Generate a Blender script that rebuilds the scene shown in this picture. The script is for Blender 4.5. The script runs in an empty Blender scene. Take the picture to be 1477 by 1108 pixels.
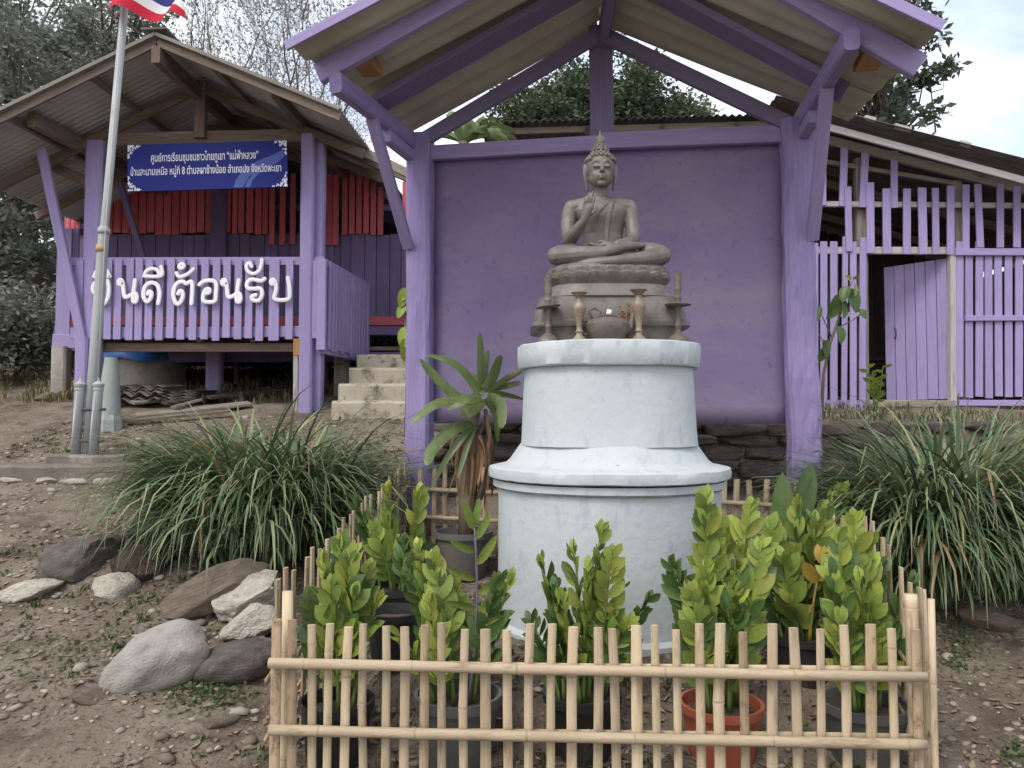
import bpy, bmesh, math, random
import numpy as np
from mathutils import Vector, Matrix, noise

random.seed(7)
RNG = np.random.default_rng(7)
scene = bpy.context.scene
col = scene.collection
rad = math.radians

# ------------------------------------------------------------------ camera
CAMZ, F, CX, CY, PITCH = 1.45, 1110.0, 738.5, 554.0, rad(2.4)
cam_data = bpy.data.cameras.new('camera')
cam_data.sensor_width = 36.0
cam_data.lens = F / 1477.0 * 36.0
cam_data.clip_end = 2000.0
cam_data.clip_start = 0.05
cam = bpy.data.objects.new('camera', cam_data)
col.objects.link(cam)
cam.location = (0, 0, CAMZ)
cam.rotation_euler = (rad(90) + PITCH, 0, 0)
scene.camera = cam

# ------------------------------------------------------------------ sky and sun
SUN_EL, SUN_AZ = rad(52), rad(215)      # azimuth clockwise from +Y
world = bpy.data.worlds.new('World')
scene.world = world
world.use_nodes = True
nt = world.node_tree
nt.nodes.clear()
wo = nt.nodes.new('ShaderNodeOutputWorld')
bg = nt.nodes.new('ShaderNodeBackground')
sky = nt.nodes.new('ShaderNodeTexSky')
sky.sky_type = 'NISHITA'
sky.sun_disc = False
sky.sun_elevation = SUN_EL
sky.sun_rotation = SUN_AZ
sky.air_density = 1.0
sky.dust_density = 2.5
sky.ozone_density = 1.0
tc = nt.nodes.new('ShaderNodeTexCoord')
mp = nt.nodes.new('ShaderNodeMapping')
mp.inputs['Scale'].default_value = (1.0, 1.0, 2.6)
nz = nt.nodes.new('ShaderNodeTexNoise')
nz.inputs['Scale'].default_value = 2.3
nz.inputs['Detail'].default_value = 7.0
nz.inputs['Roughness'].default_value = 0.55
nz.inputs['Distortion'].default_value = 0.4
rp = nt.nodes.new('ShaderNodeValToRGB')
rp.color_ramp.elements[0].position = 0.40
rp.color_ramp.elements[0].color = (0.30, 0.30, 0.30, 1)
rp.color_ramp.elements[1].position = 0.66
rp.color_ramp.elements[1].color = (0.92, 0.92, 0.92, 1)
mx = nt.nodes.new('ShaderNodeMix')
mx.data_type = 'RGBA'
mx.inputs['B'].default_value = (6.7, 6.85, 7.2, 1)
nt.links.new(tc.outputs['Generated'], mp.inputs['Vector'])
nt.links.new(mp.outputs['Vector'], nz.inputs['Vector'])
nt.links.new(nz.outputs['Fac'], rp.inputs['Fac'])
nt.links.new(rp.outputs['Color'], mx.inputs['Factor'])
nt.links.new(sky.outputs['Color'], mx.inputs['A'])
nt.links.new(mx.outputs['Result'], bg.inputs['Color'])
bg.inputs['Strength'].default_value = 0.125
nt.links.new(bg.outputs['Background'], wo.inputs['Surface'])

sun_data = bpy.data.lights.new('sun', 'SUN')
sun_data.energy = 1.0
sun_data.angle = rad(22)
sun_data.color = (1.0, 0.95, 0.87)
sun = bpy.data.objects.new('sun', sun_data)
col.objects.link(sun)
sd = Vector((math.sin(SUN_AZ) * math.cos(SUN_EL), math.cos(SUN_AZ) * math.cos(SUN_EL), math.sin(SUN_EL)))
sun.rotation_euler = (-sd).to_track_quat('-Z', 'Y').to_euler()
sun.location = sd * 40

scene.view_settings.view_transform = 'Standard'
scene.view_settings.look = 'None'
scene.view_settings.exposure = 1.0
scene.view_settings.gamma = 1.0
scene.view_settings.use_curve_mapping = False
scene.cycles.max_bounces = 6

# ------------------------------------------------------------------ pixel helpers (a pixel gives a direction, d the depth)
_up = Vector((0, -math.sin(PITCH), math.cos(PITCH)))
_fw = Vector((0, math.cos(PITCH), math.sin(PITCH)))
CAM = Vector((0, 0, CAMZ))

def ray(px, py):
    return Vector(((px - CX) / F, 0, 0)) + _up * ((CY - py) / F) + _fw

def W(px, py, d):
    r = ray(px, py)
    return CAM + r * (d / r.y)

# ------------------------------------------------------------------ object helpers
WM = {}

def link(o, parent, M):
    col.objects.link(o)
    if parent is not None:
        o.parent = parent
        o.matrix_basis = WM[parent].inverted() @ M
    else:
        o.matrix_basis = M
    WM[o] = M
    return o

def thing(name, label, cat, loc, group=None):
    o = bpy.data.objects.new(name, None)
    o.empty_display_size = 0.1
    o['label'] = label
    o['category'] = cat
    if group:
        o['group'] = group
    return link(o, None, Matrix.Translation(loc))

def tag(o, label=None, cat=None, group=None, kind=None):
    if label: o['label'] = label
    if cat: o['category'] = cat
    if group: o['group'] = group
    if kind: o['kind'] = kind
    return o

def mesh(name, v, f, m=None, smooth=False):
    me = bpy.data.meshes.new(name)
    me.from_pydata([tuple(p) for p in v], [], f)
    if smooth:
        me.polygons.foreach_set('use_smooth', [True] * len(me.polygons))
    for mm in (m if isinstance(m, (list, tuple)) else [m]):
        if mm: me.materials.append(mm)
    me.update()
    return me

def put(name, me, parent=None, M=None):
    return link(bpy.data.objects.new(name, me), parent, M if M is not None else Matrix.Identity(4))

def frame(a, b, side):
    z = (b - a).normalized()
    x = side - z * side.dot(z)
    if x.length < 1e-5:
        x = Vector((0, 1, 0)) - z * z.y
    x.normalize()
    y = z.cross(x)
    M = Matrix((x, y, z)).transposed().to_4x4()
    M.translation = a
    return M

def chamfer(w, t, L, c=None, skew=0.0):
    c = min(w, t) * 0.1 if c is None else c
    a, b = w / 2, t / 2
    prof = [(a - c, -b), (a, -b + c), (a, b - c), (a - c, b), (-a + c, b), (-a, b - c), (-a, -b + c), (-a + c, -b)]
    s0, s1 = random.uniform(-skew, skew), random.uniform(-skew, skew)
    v = [(x, y, s0 * x) for x, y in prof] + [(x, y, L + s1 * x) for x, y in prof]
    f = [[i, (i + 1) % 8, 8 + (i + 1) % 8, 8 + i] for i in range(8)] + [list(range(7, -1, -1)), list(range(8, 16))]
    return v, f

XS, YS, ZS = Vector((1, 0, 0)), Vector((0, 1, 0)), Vector((0, 0, 1))

def plank(name, a, b, w, t, m, parent=None, side=XS, c=None, skew=0.0):
    """sawn board from a to b; w is measured along `side`, t across it"""
    a, b = Vector(a), Vector(b)
    v, f = chamfer(w, t, (b - a).length, c, skew)
    return put(name, mesh(name, v, f, m), parent, frame(a, b, side))

def hewn(name, a, b, w, t, m, parent, side=XS, rough=0.008, seed=0, n=18):
    """hand-hewn timber: a rounded square section with uneven faces"""
    a, b = Vector(a), Vector(b)
    L = (b - a).length
    k = 20
    v, f = [], []
    for i in range(n + 1):
        z = L * i / n
        for j in range(k):
            an = 2 * math.pi * j / k
            cx, sy = math.cos(an), math.sin(an)
            s = (abs(cx) ** 5 + abs(sy) ** 5) ** (-1 / 5)
            p = Vector((cx * s * w / 2, sy * s * t / 2, z))
            q = noise.noise(Vector((p.x * 9 + seed * 3.1, p.y * 9, z * 2.2 + seed))) * rough * 2
            q += noise.noise(Vector((p.x * 30, p.y * 30 + seed, z * 7))) * rough * 0.7
            r = Vector((cx, sy, 0)) * q
            v.append(p + r)
    for i in range(n):
        for j in range(k):
            f.append([i * k + j, i * k + (j + 1) % k, (i + 1) * k + (j + 1) % k, (i + 1) * k + j])
    f.append(list(range(k - 1, -1, -1)))
    f.append(list(range(n * k, (n + 1) * k)))
    return put(name, mesh(name, v, f, m), parent, frame(a, b, side))

def tube_geo(pts, radii, k=8, cap=True):
    pts = [Vector(p) for p in pts]
    v, f = [], []
    ref = None
    n = len(pts)
    for i, p in enumerate(pts):
        t = (pts[min(i + 1, n - 1)] - pts[max(i - 1, 0)])
        t = t.normalized() if t.length > 1e-9 else ZS.copy()
        if ref is None:
            ref = XS if abs(t.x) < 0.8 else YS
        x = ref - t * ref.dot(t)
        x.normalize()
        ref = x
        y = t.cross(x)
        for j in range(k):
            an = 2 * math.pi * j / k
            v.append(p + (x * math.cos(an) + y * math.sin(an)) * radii[i])
    for i in range(n - 1):
        for j in range(k):
            f.append([i * k + j, i * k + (j + 1) % k, (i + 1) * k + (j + 1) % k, (i + 1) * k + j])
    if cap:
        f.append(list(range(k - 1, -1, -1)))
        f.append(list(range((n - 1) * k, n * k)))
    return v, f

def tube(name, pts, radii, m, parent=None, k=8, smooth=True):
    o = Vector(pts[0])
    v, f = tube_geo([Vector(p) - o for p in pts], radii, k)
    return put(name, mesh(name, v, f, m, smooth), parent, Matrix.Translation(o))

def lathe_geo(prof, k=32, sx=1.0, sy=1.0, ex=2.0, nfun=None):
    v, f = [], []
    for r, z in prof:
        for j in range(k):
            an = 2 * math.pi * j / k
            c, s = math.cos(an), math.sin(an)
            q = 1.0 if ex == 2.0 else (abs(c) ** ex + abs(s) ** ex) ** (-1 / ex)
            p = Vector((c * q * r * sx, s * q * r * sy, z))
            if nfun: p = nfun(p, c, s)
            v.append(p)
    n = len(prof)
    for i in range(n - 1):
        for j in range(k):
            f.append([i * k + j, i * k + (j + 1) % k, (i + 1) * k + (j + 1) % k, (i + 1) * k + j])
    f.append(list(range(k - 1, -1, -1)))
    f.append(list(range((n - 1) * k, n * k)))
    return v, f

def lathe(name, prof, loc, m, parent=None, k=32, smooth=True, **kw):
    v, f = lathe_geo(prof, k, **kw)
    me = mesh(name, v, f, m, smooth)
    if smooth:
        try: me.set_sharp_from_angle(angle=rad(40))
        except Exception: pass
    return put(name, me, parent, Matrix.Translation(loc))

class Geo:
    def __init__(self): self.v, self.f = [], []
    def add(self, v, f, M=None):
        n = len(self.v)
        self.v += [M @ Vector(p) for p in v] if M is not None else list(v)
        self.f += [[i + n for i in q] for q in f]
    def mesh(self, name, m, smooth=False): return mesh(name, self.v, self.f, m, smooth)

def big_mesh(name, V, Fq, m, tint=None):
    """fast mesh of equal-sided polygons from numpy arrays"""
    me = bpy.data.meshes.new(name)
    n, k = Fq.shape
    me.vertices.add(len(V)); me.vertices.foreach_set('co', np.asarray(V, np.float32).ravel())
    me.loops.add(n * k); me.loops.foreach_set('vertex_index', Fq.astype(np.int32).ravel())
    me.polygons.add(n)
    me.polygons.foreach_set('loop_start', np.arange(0, n * k, k, dtype=np.int32))
    me.polygons.foreach_set('loop_total', np.full(n, k, np.int32))
    me.update(calc_edges=True)
    if tint is not None:
        a = me.color_attributes.new('tint', 'FLOAT_COLOR', 'POINT')
        a.data.foreach_set('color', np.asarray(tint, np.float32).ravel())
    me.materials.append(m)
    return me

# ------------------------------------------------------------------ materials
MAT = {}

def mat(name, c1, c2, scale=(1, 1, 1), ns=6.0, rough=0.75, bump=0.25, rnd=0.12, spec=0.25,
        dirt=None, dirt_scale=2.0, dirt_pos=(0.55, 0.7), dirt_map=None, bump_scale=40.0, bump_dist=0.01, trans=0.0, hue=0.0, metal=0.0,
        dirt2=None, dirt2_scale=14.0, dirt2_pos=(0.62, 0.68)):
    m = bpy.data.materials.new(name)
    m.use_nodes = True
    t = m.node_tree
    b = t.nodes['Principled BSDF']
    N = t.nodes.new
    L = t.links.new
    tcn = N('ShaderNodeTexCoord')
    mpn = N('ShaderNodeMapping'); mpn.inputs['Scale'].default_value = scale
    oi = N('ShaderNodeObjectInfo')
    mul = N('ShaderNodeVectorMath'); mul.operation = 'MULTIPLY_ADD'
    comb = N('ShaderNodeCombineXYZ')
    L(oi.outputs['Random'], comb.inputs['X']); L(oi.outputs['Random'], comb.inputs['Z'])
    L(comb.outputs['Vector'], mul.inputs[0]); mul.inputs[1].default_value = (37, 0, 53)
    L(tcn.outputs['Object'], mul.inputs[2])
    L(mul.outputs['Vector'], mpn.inputs['Vector'])
    n1 = N('ShaderNodeTexNoise'); n1.inputs['Scale'].default_value = ns; n1.inputs['Detail'].default_value = 5
    n1.inputs['Roughness'].default_value = 0.62
    L(mpn.outputs['Vector'], n1.inputs['Vector'])
    r1 = N('ShaderNodeMapRange'); r1.inputs['From Min'].default_value = 0.32; r1.inputs['From Max'].default_value = 0.68
    L(n1.outputs['Fac'], r1.inputs['Value'])
    mixn = N('ShaderNodeMix'); mixn.data_type = 'RGBA'
    mixn.inputs['A'].default_value = (*c1, 1); mixn.inputs['B'].default_value = (*c2, 1)
    L(r1.outputs['Result'], mixn.inputs['Factor'])
    out = mixn.outputs['Result']
    for dcol, dsc, dps, dmp in ((dirt, dirt_scale, dirt_pos, dirt_map), (dirt2, dirt2_scale, dirt2_pos, None)):
        if dcol is None: continue
        n2 = N('ShaderNodeTexNoise'); n2.inputs['Scale'].default_value = dsc; n2.inputs['Detail'].default_value = 8
        n2.inputs['Roughness'].default_value = 0.68
        if dmp is not None:
            mp2 = N('ShaderNodeMapping'); mp2.inputs['Scale'].default_value = dmp
            L(mul.outputs['Vector'], mp2.inputs['Vector']); L(mp2.outputs['Vector'], n2.inputs['Vector'])
        else:
            L(mul.outputs['Vector'], n2.inputs['Vector'])
        r2 = N('ShaderNodeMapRange'); r2.inputs['From Min'].default_value = dps[0]; r2.inputs['From Max'].default_value = dps[1]
        L(n2.outputs['Fac'], r2.inputs['Value'])
        mix2 = N('ShaderNodeMix'); mix2.data_type = 'RGBA'; mix2.inputs['B'].default_value = (*dcol, 1)
        L(out, mix2.inputs['A']); L(r2.outputs['Result'], mix2.inputs['Factor'])
        out = mix2.outputs['Result']
    hs = N('ShaderNodeHueSaturation')
    mr = N('ShaderNodeMapRange'); mr.inputs['To Min'].default_value = 1 - rnd; mr.inputs['To Max'].default_value = 1 + rnd
    L(oi.outputs['Random'], mr.inputs['Value']); L(mr.outputs['Result'], hs.inputs['Value'])
    if hue:
        wn = N('ShaderNodeMath'); wn.operation = 'MULTIPLY'; wn.inputs[1].default_value = 7.31
        fr = N('ShaderNodeMath'); fr.operation = 'FRACT'
        mh = N('ShaderNodeMapRange'); mh.inputs['To Min'].default_value = 0.5 - hue; mh.inputs['To Max'].default_value = 0.5 + hue
        L(oi.outputs['Random'], wn.inputs[0]); L(wn.outputs[0], fr.inputs[0]); L(fr.outputs[0], mh.inputs['Value']); L(mh.outputs['Result'], hs.inputs['Hue'])
    L(out, hs.inputs['Color'])
    L(hs.outputs['Color'], b.inputs['Base Color'])
    b.inputs['Roughness'].default_value = rough
    b.inputs['Specular IOR Level'].default_value = spec
    b.inputs['Metallic'].default_value = metal
    if bump:
        n3 = N('ShaderNodeTexNoise'); n3.inputs['Scale'].default_value = bump_scale; n3.inputs['Detail'].default_value = 4
        L(mpn.outputs['Vector'], n3.inputs['Vector'])
        bp = N('ShaderNodeBump'); bp.inputs['Strength'].default_value = bump; bp.inputs['Distance'].default_value = bump_dist
        L(n3.outputs['Fac'], bp.inputs['Height']); L(bp.outputs['Normal'], b.inputs['Normal'])
    if trans:
        tr = N('ShaderNodeBsdfTranslucent'); L(hs.outputs['Color'], tr.inputs['Color'])
        ms = N('ShaderNodeMixShader'); ms.inputs[0].default_value = trans
        L(b.outputs[0], ms.inputs[1]); L(tr.outputs[0], ms.inputs[2])
        L(ms.outputs[0], t.nodes['Material Output'].inputs['Surface'])
    MAT[name] = m
    return m

def tint_mat(name, rough=0.5, trans=0.25, spec=0.3, mulv=1.0):
    m = bpy.data.materials.new(name)
    m.use_nodes = True
    t = m.node_tree
    b = t.nodes['Principled BSDF']
    at = t.nodes.new('ShaderNodeAttribute'); at.attribute_name = 'tint'
    t.links.new(at.outputs['Color'], b.inputs['Base Color'])
    b.inputs['Roughness'].default_value = rough
    b.inputs['Specular IOR Level'].default_value = spec
    if trans:
        tr = t.nodes.new('ShaderNodeBsdfTranslucent'); t.links.new(at.outputs['Color'], tr.inputs['Color'])
        ms = t.nodes.new('ShaderNodeMixShader'); ms.inputs[0].default_value = trans
        t.links.new(b.outputs[0], ms.inputs[1]); t.links.new(tr.outputs[0], ms.inputs[2])
        t.links.new(ms.outputs[0], t.nodes['Material Output'].inputs['Surface'])
    MAT[name] = m
    return m

GR = (9, 9, 0.7)    # grain runs along a board's own length
mat('purple', (0.33, 0.28, 0.48), (0.275, 0.225, 0.415), GR, 6, 0.62, 0.35, 0.07, 0.3, dirt=(0.22, 0.19, 0.24), dirt_scale=3, dirt_pos=(0.60, 0.78), dirt_map=(3, 3, 0.6), dirt2=(0.26, 0.23, 0.25), dirt2_scale=22, dirt2_pos=(0.66, 0.72))
mat('purple_post', (0.30, 0.25, 0.445), (0.245, 0.195, 0.375), GR, 6, 0.62, 0.55, 0.05, 0.3, dirt=(0.13, 0.10, 0.15), dirt_scale=4, dirt_pos=(0.62, 0.72), dirt_map=(6, 6, 0.5), dirt2=(0.10, 0.08, 0.10), dirt2_scale=9, dirt2_pos=(0.68, 0.74))
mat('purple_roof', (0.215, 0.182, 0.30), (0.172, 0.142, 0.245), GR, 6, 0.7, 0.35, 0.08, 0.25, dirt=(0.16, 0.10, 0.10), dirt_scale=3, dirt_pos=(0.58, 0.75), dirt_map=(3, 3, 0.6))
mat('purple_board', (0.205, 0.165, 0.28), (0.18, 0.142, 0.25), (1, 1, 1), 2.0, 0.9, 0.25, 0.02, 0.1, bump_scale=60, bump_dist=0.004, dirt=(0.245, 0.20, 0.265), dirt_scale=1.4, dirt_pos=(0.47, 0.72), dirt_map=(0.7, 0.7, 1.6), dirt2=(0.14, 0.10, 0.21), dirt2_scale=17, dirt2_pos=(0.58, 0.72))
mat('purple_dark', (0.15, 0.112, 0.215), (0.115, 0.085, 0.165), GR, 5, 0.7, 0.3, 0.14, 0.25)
mat('red', (0.50, 0.105, 0.12), (0.41, 0.08, 0.095), GR, 5, 0.6, 0.3, 0.12, 0.3)
mat('wood', (0.215, 0.165, 0.128), (0.14, 0.107, 0.083), GR, 6, 0.8, 0.5, 0.18, 0.2, dirt=(0.30, 0.25, 0.2), dirt_scale=3, dirt_pos=(0.55, 0.7), dirt_map=(3, 3, 0.5))
mat('wood_grey', (0.30, 0.265, 0.22), (0.20, 0.175, 0.15), GR, 6, 0.85, 0.6, 0.15, 0.2, dirt=(0.10, 0.085, 0.07), dirt_scale=4, dirt_pos=(0.58, 0.7), dirt_map=(3, 3, 0.5))
mat('wood_pale', (0.46, 0.44, 0.43), (0.34, 0.32, 0.31), GR, 6, 0.8, 0.4, 0.1, 0.2, dirt=(0.25, 0.20, 0.17), dirt_scale=3, dirt_pos=(0.55, 0.7), dirt_map=(4, 4, 0.6))
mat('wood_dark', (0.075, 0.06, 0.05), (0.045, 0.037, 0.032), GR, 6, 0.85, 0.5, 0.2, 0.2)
mat('wood_orange', (0.42, 0.23, 0.09), (0.32, 0.17, 0.07), GR, 6, 0.75, 0.3, 0.1, 0.2)
mat('fibre_cement', (0.50, 0.47, 0.40), (0.41, 0.385, 0.325), (1, 1, 1), 1.8, 0.85, 0.2, 0.05, 0.15, dirt=(0.34, 0.30, 0.25), dirt_scale=2.4, dirt_pos=(0.5, 0.78), dirt_map=(1, 1, 1))
mat('zinc', (0.42, 0.42, 0.42), (0.33, 0.33, 0.34), (1, 1, 1), 3, 0.6, 0.1, 0.1, 0.4, dirt=(0.20, 0.13, 0.09), dirt_scale=2.2, dirt_pos=(0.58, 0.75))
mat('zinc_rust', (0.16, 0.155, 0.155), (0.105, 0.098, 0.095), (1, 1, 1), 3, 0.8, 0.3, 0.12, 0.2, dirt=(0.125, 0.08, 0.058), dirt_scale=3, dirt_pos=(0.5, 0.7))
mat('roof_tile', (0.16, 0.14, 0.12), (0.10, 0.088, 0.078), (1, 1, 1), 4, 0.9, 0.4, 0.2, 0.15, dirt=(0.25, 0.23, 0.2), dirt_scale=4)
mat('bamboo', (0.52, 0.42, 0.285), (0.41, 0.32, 0.205), (14, 14, 1.0), 5, 0.5, 0.3, 0.26, 0.35, dirt=(0.22, 0.15, 0.09), dirt_scale=5, dirt_pos=(0.54, 0.72), dirt_map=(6, 6, 1.2), hue=0.006, dirt2=(0.07, 0.05, 0.035), dirt2_scale=30, dirt2_pos=(0.68, 0.74))
mat('bamboo_old', (0.42, 0.32, 0.20), (0.29, 0.21, 0.13), (14, 14, 1.0), 5, 0.6, 0.3, 0.15, 0.3, dirt=(0.12, 0.085, 0.055), dirt_scale=9, dirt_pos=(0.53, 0.66), dirt_map=(3, 3, 1.6), hue=0.006)
mat('bamboo_node', (0.42, 0.33, 0.215), (0.28, 0.21, 0.13), (1, 1, 1), 30, 0.6, 0.2, 0.2, 0.3)
mat('bamboo_in', (0.56, 0.46, 0.31), (0.46, 0.36, 0.23), (14, 14, 1.0), 5, 0.7, 0.2, 0.13, 0.2)
mat('white_paint', (0.46, 0.495, 0.50), (0.42, 0.455, 0.465), (1, 1, 1), 3.0, 0.75, 0.3, 0.02, 0.25, dirt=(0.32, 0.36, 0.40), dirt_scale=9, dirt_pos=(0.54, 0.74), dirt_map=(1.5, 1.5, 0.55), bump_scale=26, bump_dist=0.012, dirt2=(0.16, 0.15, 0.15), dirt2_scale=21, dirt2_pos=(0.675, 0.72))
mat('concrete', (0.34, 0.315, 0.28), (0.24, 0.22, 0.19), (1, 1, 1), 5, 0.9, 0.6, 0.08, 0.2, dirt=(0.12, 0.105, 0.09), dirt_scale=6, dirt_pos=(0.55, 0.7))
mat('concrete_step', (0.44, 0.39, 0.31), (0.34, 0.30, 0.235), (1, 1, 1), 4, 0.9, 0.6, 0.08, 0.2, dirt=(0.085, 0.075, 0.06), dirt_scale=4, dirt_pos=(0.52, 0.68), dirt2=(0.05, 0.045, 0.04), dirt2_scale=14, dirt2_pos=(0.6, 0.68))
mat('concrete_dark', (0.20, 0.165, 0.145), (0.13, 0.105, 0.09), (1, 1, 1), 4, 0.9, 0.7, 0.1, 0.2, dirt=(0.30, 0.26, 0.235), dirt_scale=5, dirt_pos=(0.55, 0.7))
mat('grey_paint', (0.36, 0.375, 0.37), (0.29, 0.30, 0.30), (1, 1, 0.5), 4, 0.55, 0.15, 0.04, 0.35, dirt=(0.20, 0.17, 0.13), dirt_scale=5, dirt_pos=(0.60, 0.75))
mat('grey_green', (0.30, 0.335, 0.305), (0.24, 0.265, 0.245), (1, 1, 1), 4, 0.6, 0.3, 0.04, 0.3, dirt=(0.22, 0.19, 0.13), dirt_scale=4, dirt_pos=(0.58, 0.7))
mat('bronze', (0.148, 0.13, 0.112), (0.096, 0.083, 0.072), (1, 1, 1), 9, 0.52, 0.3, 0.06, 0.45, dirt=(0.205, 0.182, 0.155), dirt_scale=6, dirt_pos=(0.5, 0.72), bump_scale=60, bump_dist=0.003, dirt2=(0.065, 0.055, 0.047), dirt2_scale=13, dirt2_pos=(0.6, 0.72))
mat('bronze_dark', (0.15, 0.125, 0.105), (0.10, 0.083, 0.07), (1, 1, 1), 12, 0.6, 0.4, 0.12, 0.3, dirt=(0.26, 0.22, 0.17), dirt_scale=11, dirt_pos=(0.55, 0.7))
mat('brass_vase', (0.26, 0.20, 0.14), (0.18, 0.135, 0.095), (1, 1, 1), 12, 0.45, 0.3, 0.08, 0.5, dirt=(0.33, 0.28, 0.21), dirt_scale=13, dirt_pos=(0.55, 0.7))
mat('rock_pale', (0.45, 0.41, 0.355), (0.31, 0.275, 0.23), (1, 1, 1), 6, 0.9, 1.0, 0.06, 0.2, bump_scale=16, bump_dist=0.015, dirt=(0.20, 0.17, 0.135), dirt_scale=4, dirt_pos=(0.55, 0.72), dirt2=(0.30, 0.20, 0.14), dirt2_scale=7, dirt2_pos=(0.64, 0.74))
mat('rock_grey', (0.33, 0.308, 0.28), (0.235, 0.215, 0.19), (1, 1, 1), 5, 0.85, 0.6, 0.06, 0.25, bump_scale=30, bump_dist=0.01, dirt=(0.17, 0.148, 0.125), dirt_scale=5, dirt_pos=(0.56, 0.72), dirt2=(0.12, 0.10, 0.085), dirt2_scale=13, dirt2_pos=(0.66, 0.72))
mat('rock_dark', (0.145, 0.125, 0.11), (0.075, 0.064, 0.056), (1, 1, 1), 6, 0.9, 1.0, 0.12, 0.2, dirt=(0.21, 0.18, 0.15), dirt_scale=5, dirt_pos=(0.56, 0.72))
mat('rock_brown', (0.26, 0.205, 0.16), (0.145, 0.112, 0.087), (1, 1, 5), 5, 0.9, 1.0, 0.12, 0.2, dirt=(0.32, 0.28, 0.23), dirt_scale=5, dirt_pos=(0.56, 0.72))
mat('earth', (0.105, 0.078, 0.06), (0.07, 0.052, 0.042), (1, 1, 1), 7, 0.95, 1.0, 0.1, 0.1, bump_scale=25, bump_dist=0.03, dirt=(0.16, 0.12, 0.09), dirt_scale=9)
mat('pot_black', (0.035, 0.034, 0.034), (0.022, 0.022, 0.022), (1, 1, 1), 5, 0.5, 0.1, 0.1, 0.35, dirt=(0.10, 0.085, 0.07), dirt_scale=6, dirt_pos=(0.55, 0.75))
mat('pot_grey', (0.13, 0.135, 0.13), (0.09, 0.093, 0.09), (1, 1, 1), 5, 0.55, 0.1, 0.1, 0.3, dirt=(0.17, 0.14, 0.11), dirt_scale=6, dirt_pos=(0.5, 0.75))
mat('pot_orange', (0.48, 0.13, 0.075), (0.38, 0.10, 0.06), (1, 1, 1), 5, 0.5, 0.15, 0.05, 0.35, dirt=(0.30, 0.14, 0.09), dirt_scale=6, dirt_pos=(0.5, 0.75))
mat('zz_leaf', (0.185, 0.25, 0.05), (0.125, 0.185, 0.04), (1, 1, 1), 8, 0.42, 0.0, 0.30, 0.32, trans=0.22, hue=0.018)
mat('zz_leaf_light', (0.29, 0.34, 0.07), (0.22, 0.28, 0.055), (1, 1, 1), 8, 0.42, 0.0, 0.28, 0.3, trans=0.25, hue=0.018)
mat('zz_leaf_dark', (0.085, 0.14, 0.04), (0.06, 0.105, 0.032), (1, 1, 1), 8, 0.40, 0.0, 0.25, 0.32, trans=0.18, hue=0.012)
mat('leaf_yellow', (0.50, 0.37, 0.07), (0.44, 0.27, 0.06), (1, 1, 1), 8, 0.45, 0.0, 0.2, 0.35, trans=0.25, hue=0.015)
mat('stem_green', (0.15, 0.22, 0.055), (0.11, 0.17, 0.045), (1, 1, 1), 8, 0.5, 0.0, 0.15, 0.3)
mat('stem_brown', (0.24, 0.18, 0.13), (0.16, 0.12, 0.085), (6, 6, 1), 6, 0.85, 0.5, 0.1, 0.2)
mat('stalk_purple', (0.15, 0.12, 0.17), (0.12, 0.10, 0.12), (1, 1, 1), 8, 0.6, 0.0, 0.1, 0.3)
mat('dracaena_leaf', (0.145, 0.19, 0.07), (0.10, 0.14, 0.048), (8, 8, 1), 5, 0.4, 0.0, 0.2, 0.4, trans=0.2, hue=0.01, dirt=(0.36, 0.36, 0.2), dirt_scale=4, dirt_pos=(0.58, 0.75))
mat('dead_leaf', (0.25, 0.155, 0.085), (0.17, 0.105, 0.06), (6, 6, 1), 5, 0.8, 0.2, 0.25, 0.2, trans=0.15)
mat('sign_blue', (0.010, 0.018, 0.19), (0.008, 0.015, 0.165), (1, 1, 1), 1, 0.45, 0.0, 0.0, 0.2)
mat('sign_swoosh', (0.085, 0.12, 0.36), (0.075, 0.105, 0.33), (1, 1, 1), 1, 0.45, 0.0, 0.0, 0.2)
mat('sign_white', (0.78, 0.79, 0.82), (0.74, 0.75, 0.80), (1, 1, 1), 1, 0.4, 0.0, 0.0, 0.4)
mat('letter_white', (0.80, 0.80, 0.82), (0.74, 0.745, 0.77), (1, 1, 1), 8, 0.55, 0.15, 0.02, 0.3, dirt=(0.5, 0.5, 0.52), dirt_scale=14, dirt_pos=(0.63, 0.75))
mat('flag_red', (0.62, 0.04, 0.07), (0.56, 0.035, 0.06), (1, 1, 1), 3, 0.8, 0.1, 0.0, 0.1, trans=0.35)
mat('flag_white', (0.80, 0.79, 0.78), (0.75, 0.74, 0.74), (1, 1, 1), 3, 0.8, 0.1, 0.0, 0.1, trans=0.35)
mat('flag_blue', (0.06, 0.06, 0.24), (0.05, 0.05, 0.20), (1, 1, 1), 3, 0.8, 0.1, 0.0, 0.1, trans=0.35)
mat('tarp_blue', (0.035, 0.13, 0.38), (0.03, 0.10, 0.30), (1, 1, 1), 4, 0.45, 0.3, 0.0, 0.4)
mat('metal_ring', (0.42, 0.29, 0.12), (0.35, 0.24, 0.10), (1, 1, 1), 4, 0.5, 0.0, 0.0, 0.4)
mat('bark', (0.115, 0.095, 0.075), (0.065, 0.053, 0.043), (5, 5, 0.8), 5, 0.9, 0.8, 0.1, 0.15)
mat('bark_grey', (0.20, 0.175, 0.155), (0.13, 0.11, 0.095), (5, 5, 0.8), 5, 0.9, 0.6, 0.1, 0.15)
mat('orange_flower', (0.36, 0.17, 0.05), (0.26, 0.11, 0.04), (1, 1, 1), 8, 0.7, 0.0, 0.2, 0.2)
mat('iron', (0.09, 0.085, 0.08), (0.06, 0.055, 0.05), (1, 1, 1), 8, 0.6, 0.1, 0.1, 0.4)
tint_mat('foliage', 0.5, 0.3, 0.3)
tint_mat('blade', 0.42, 0.22, 0.35)
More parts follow.
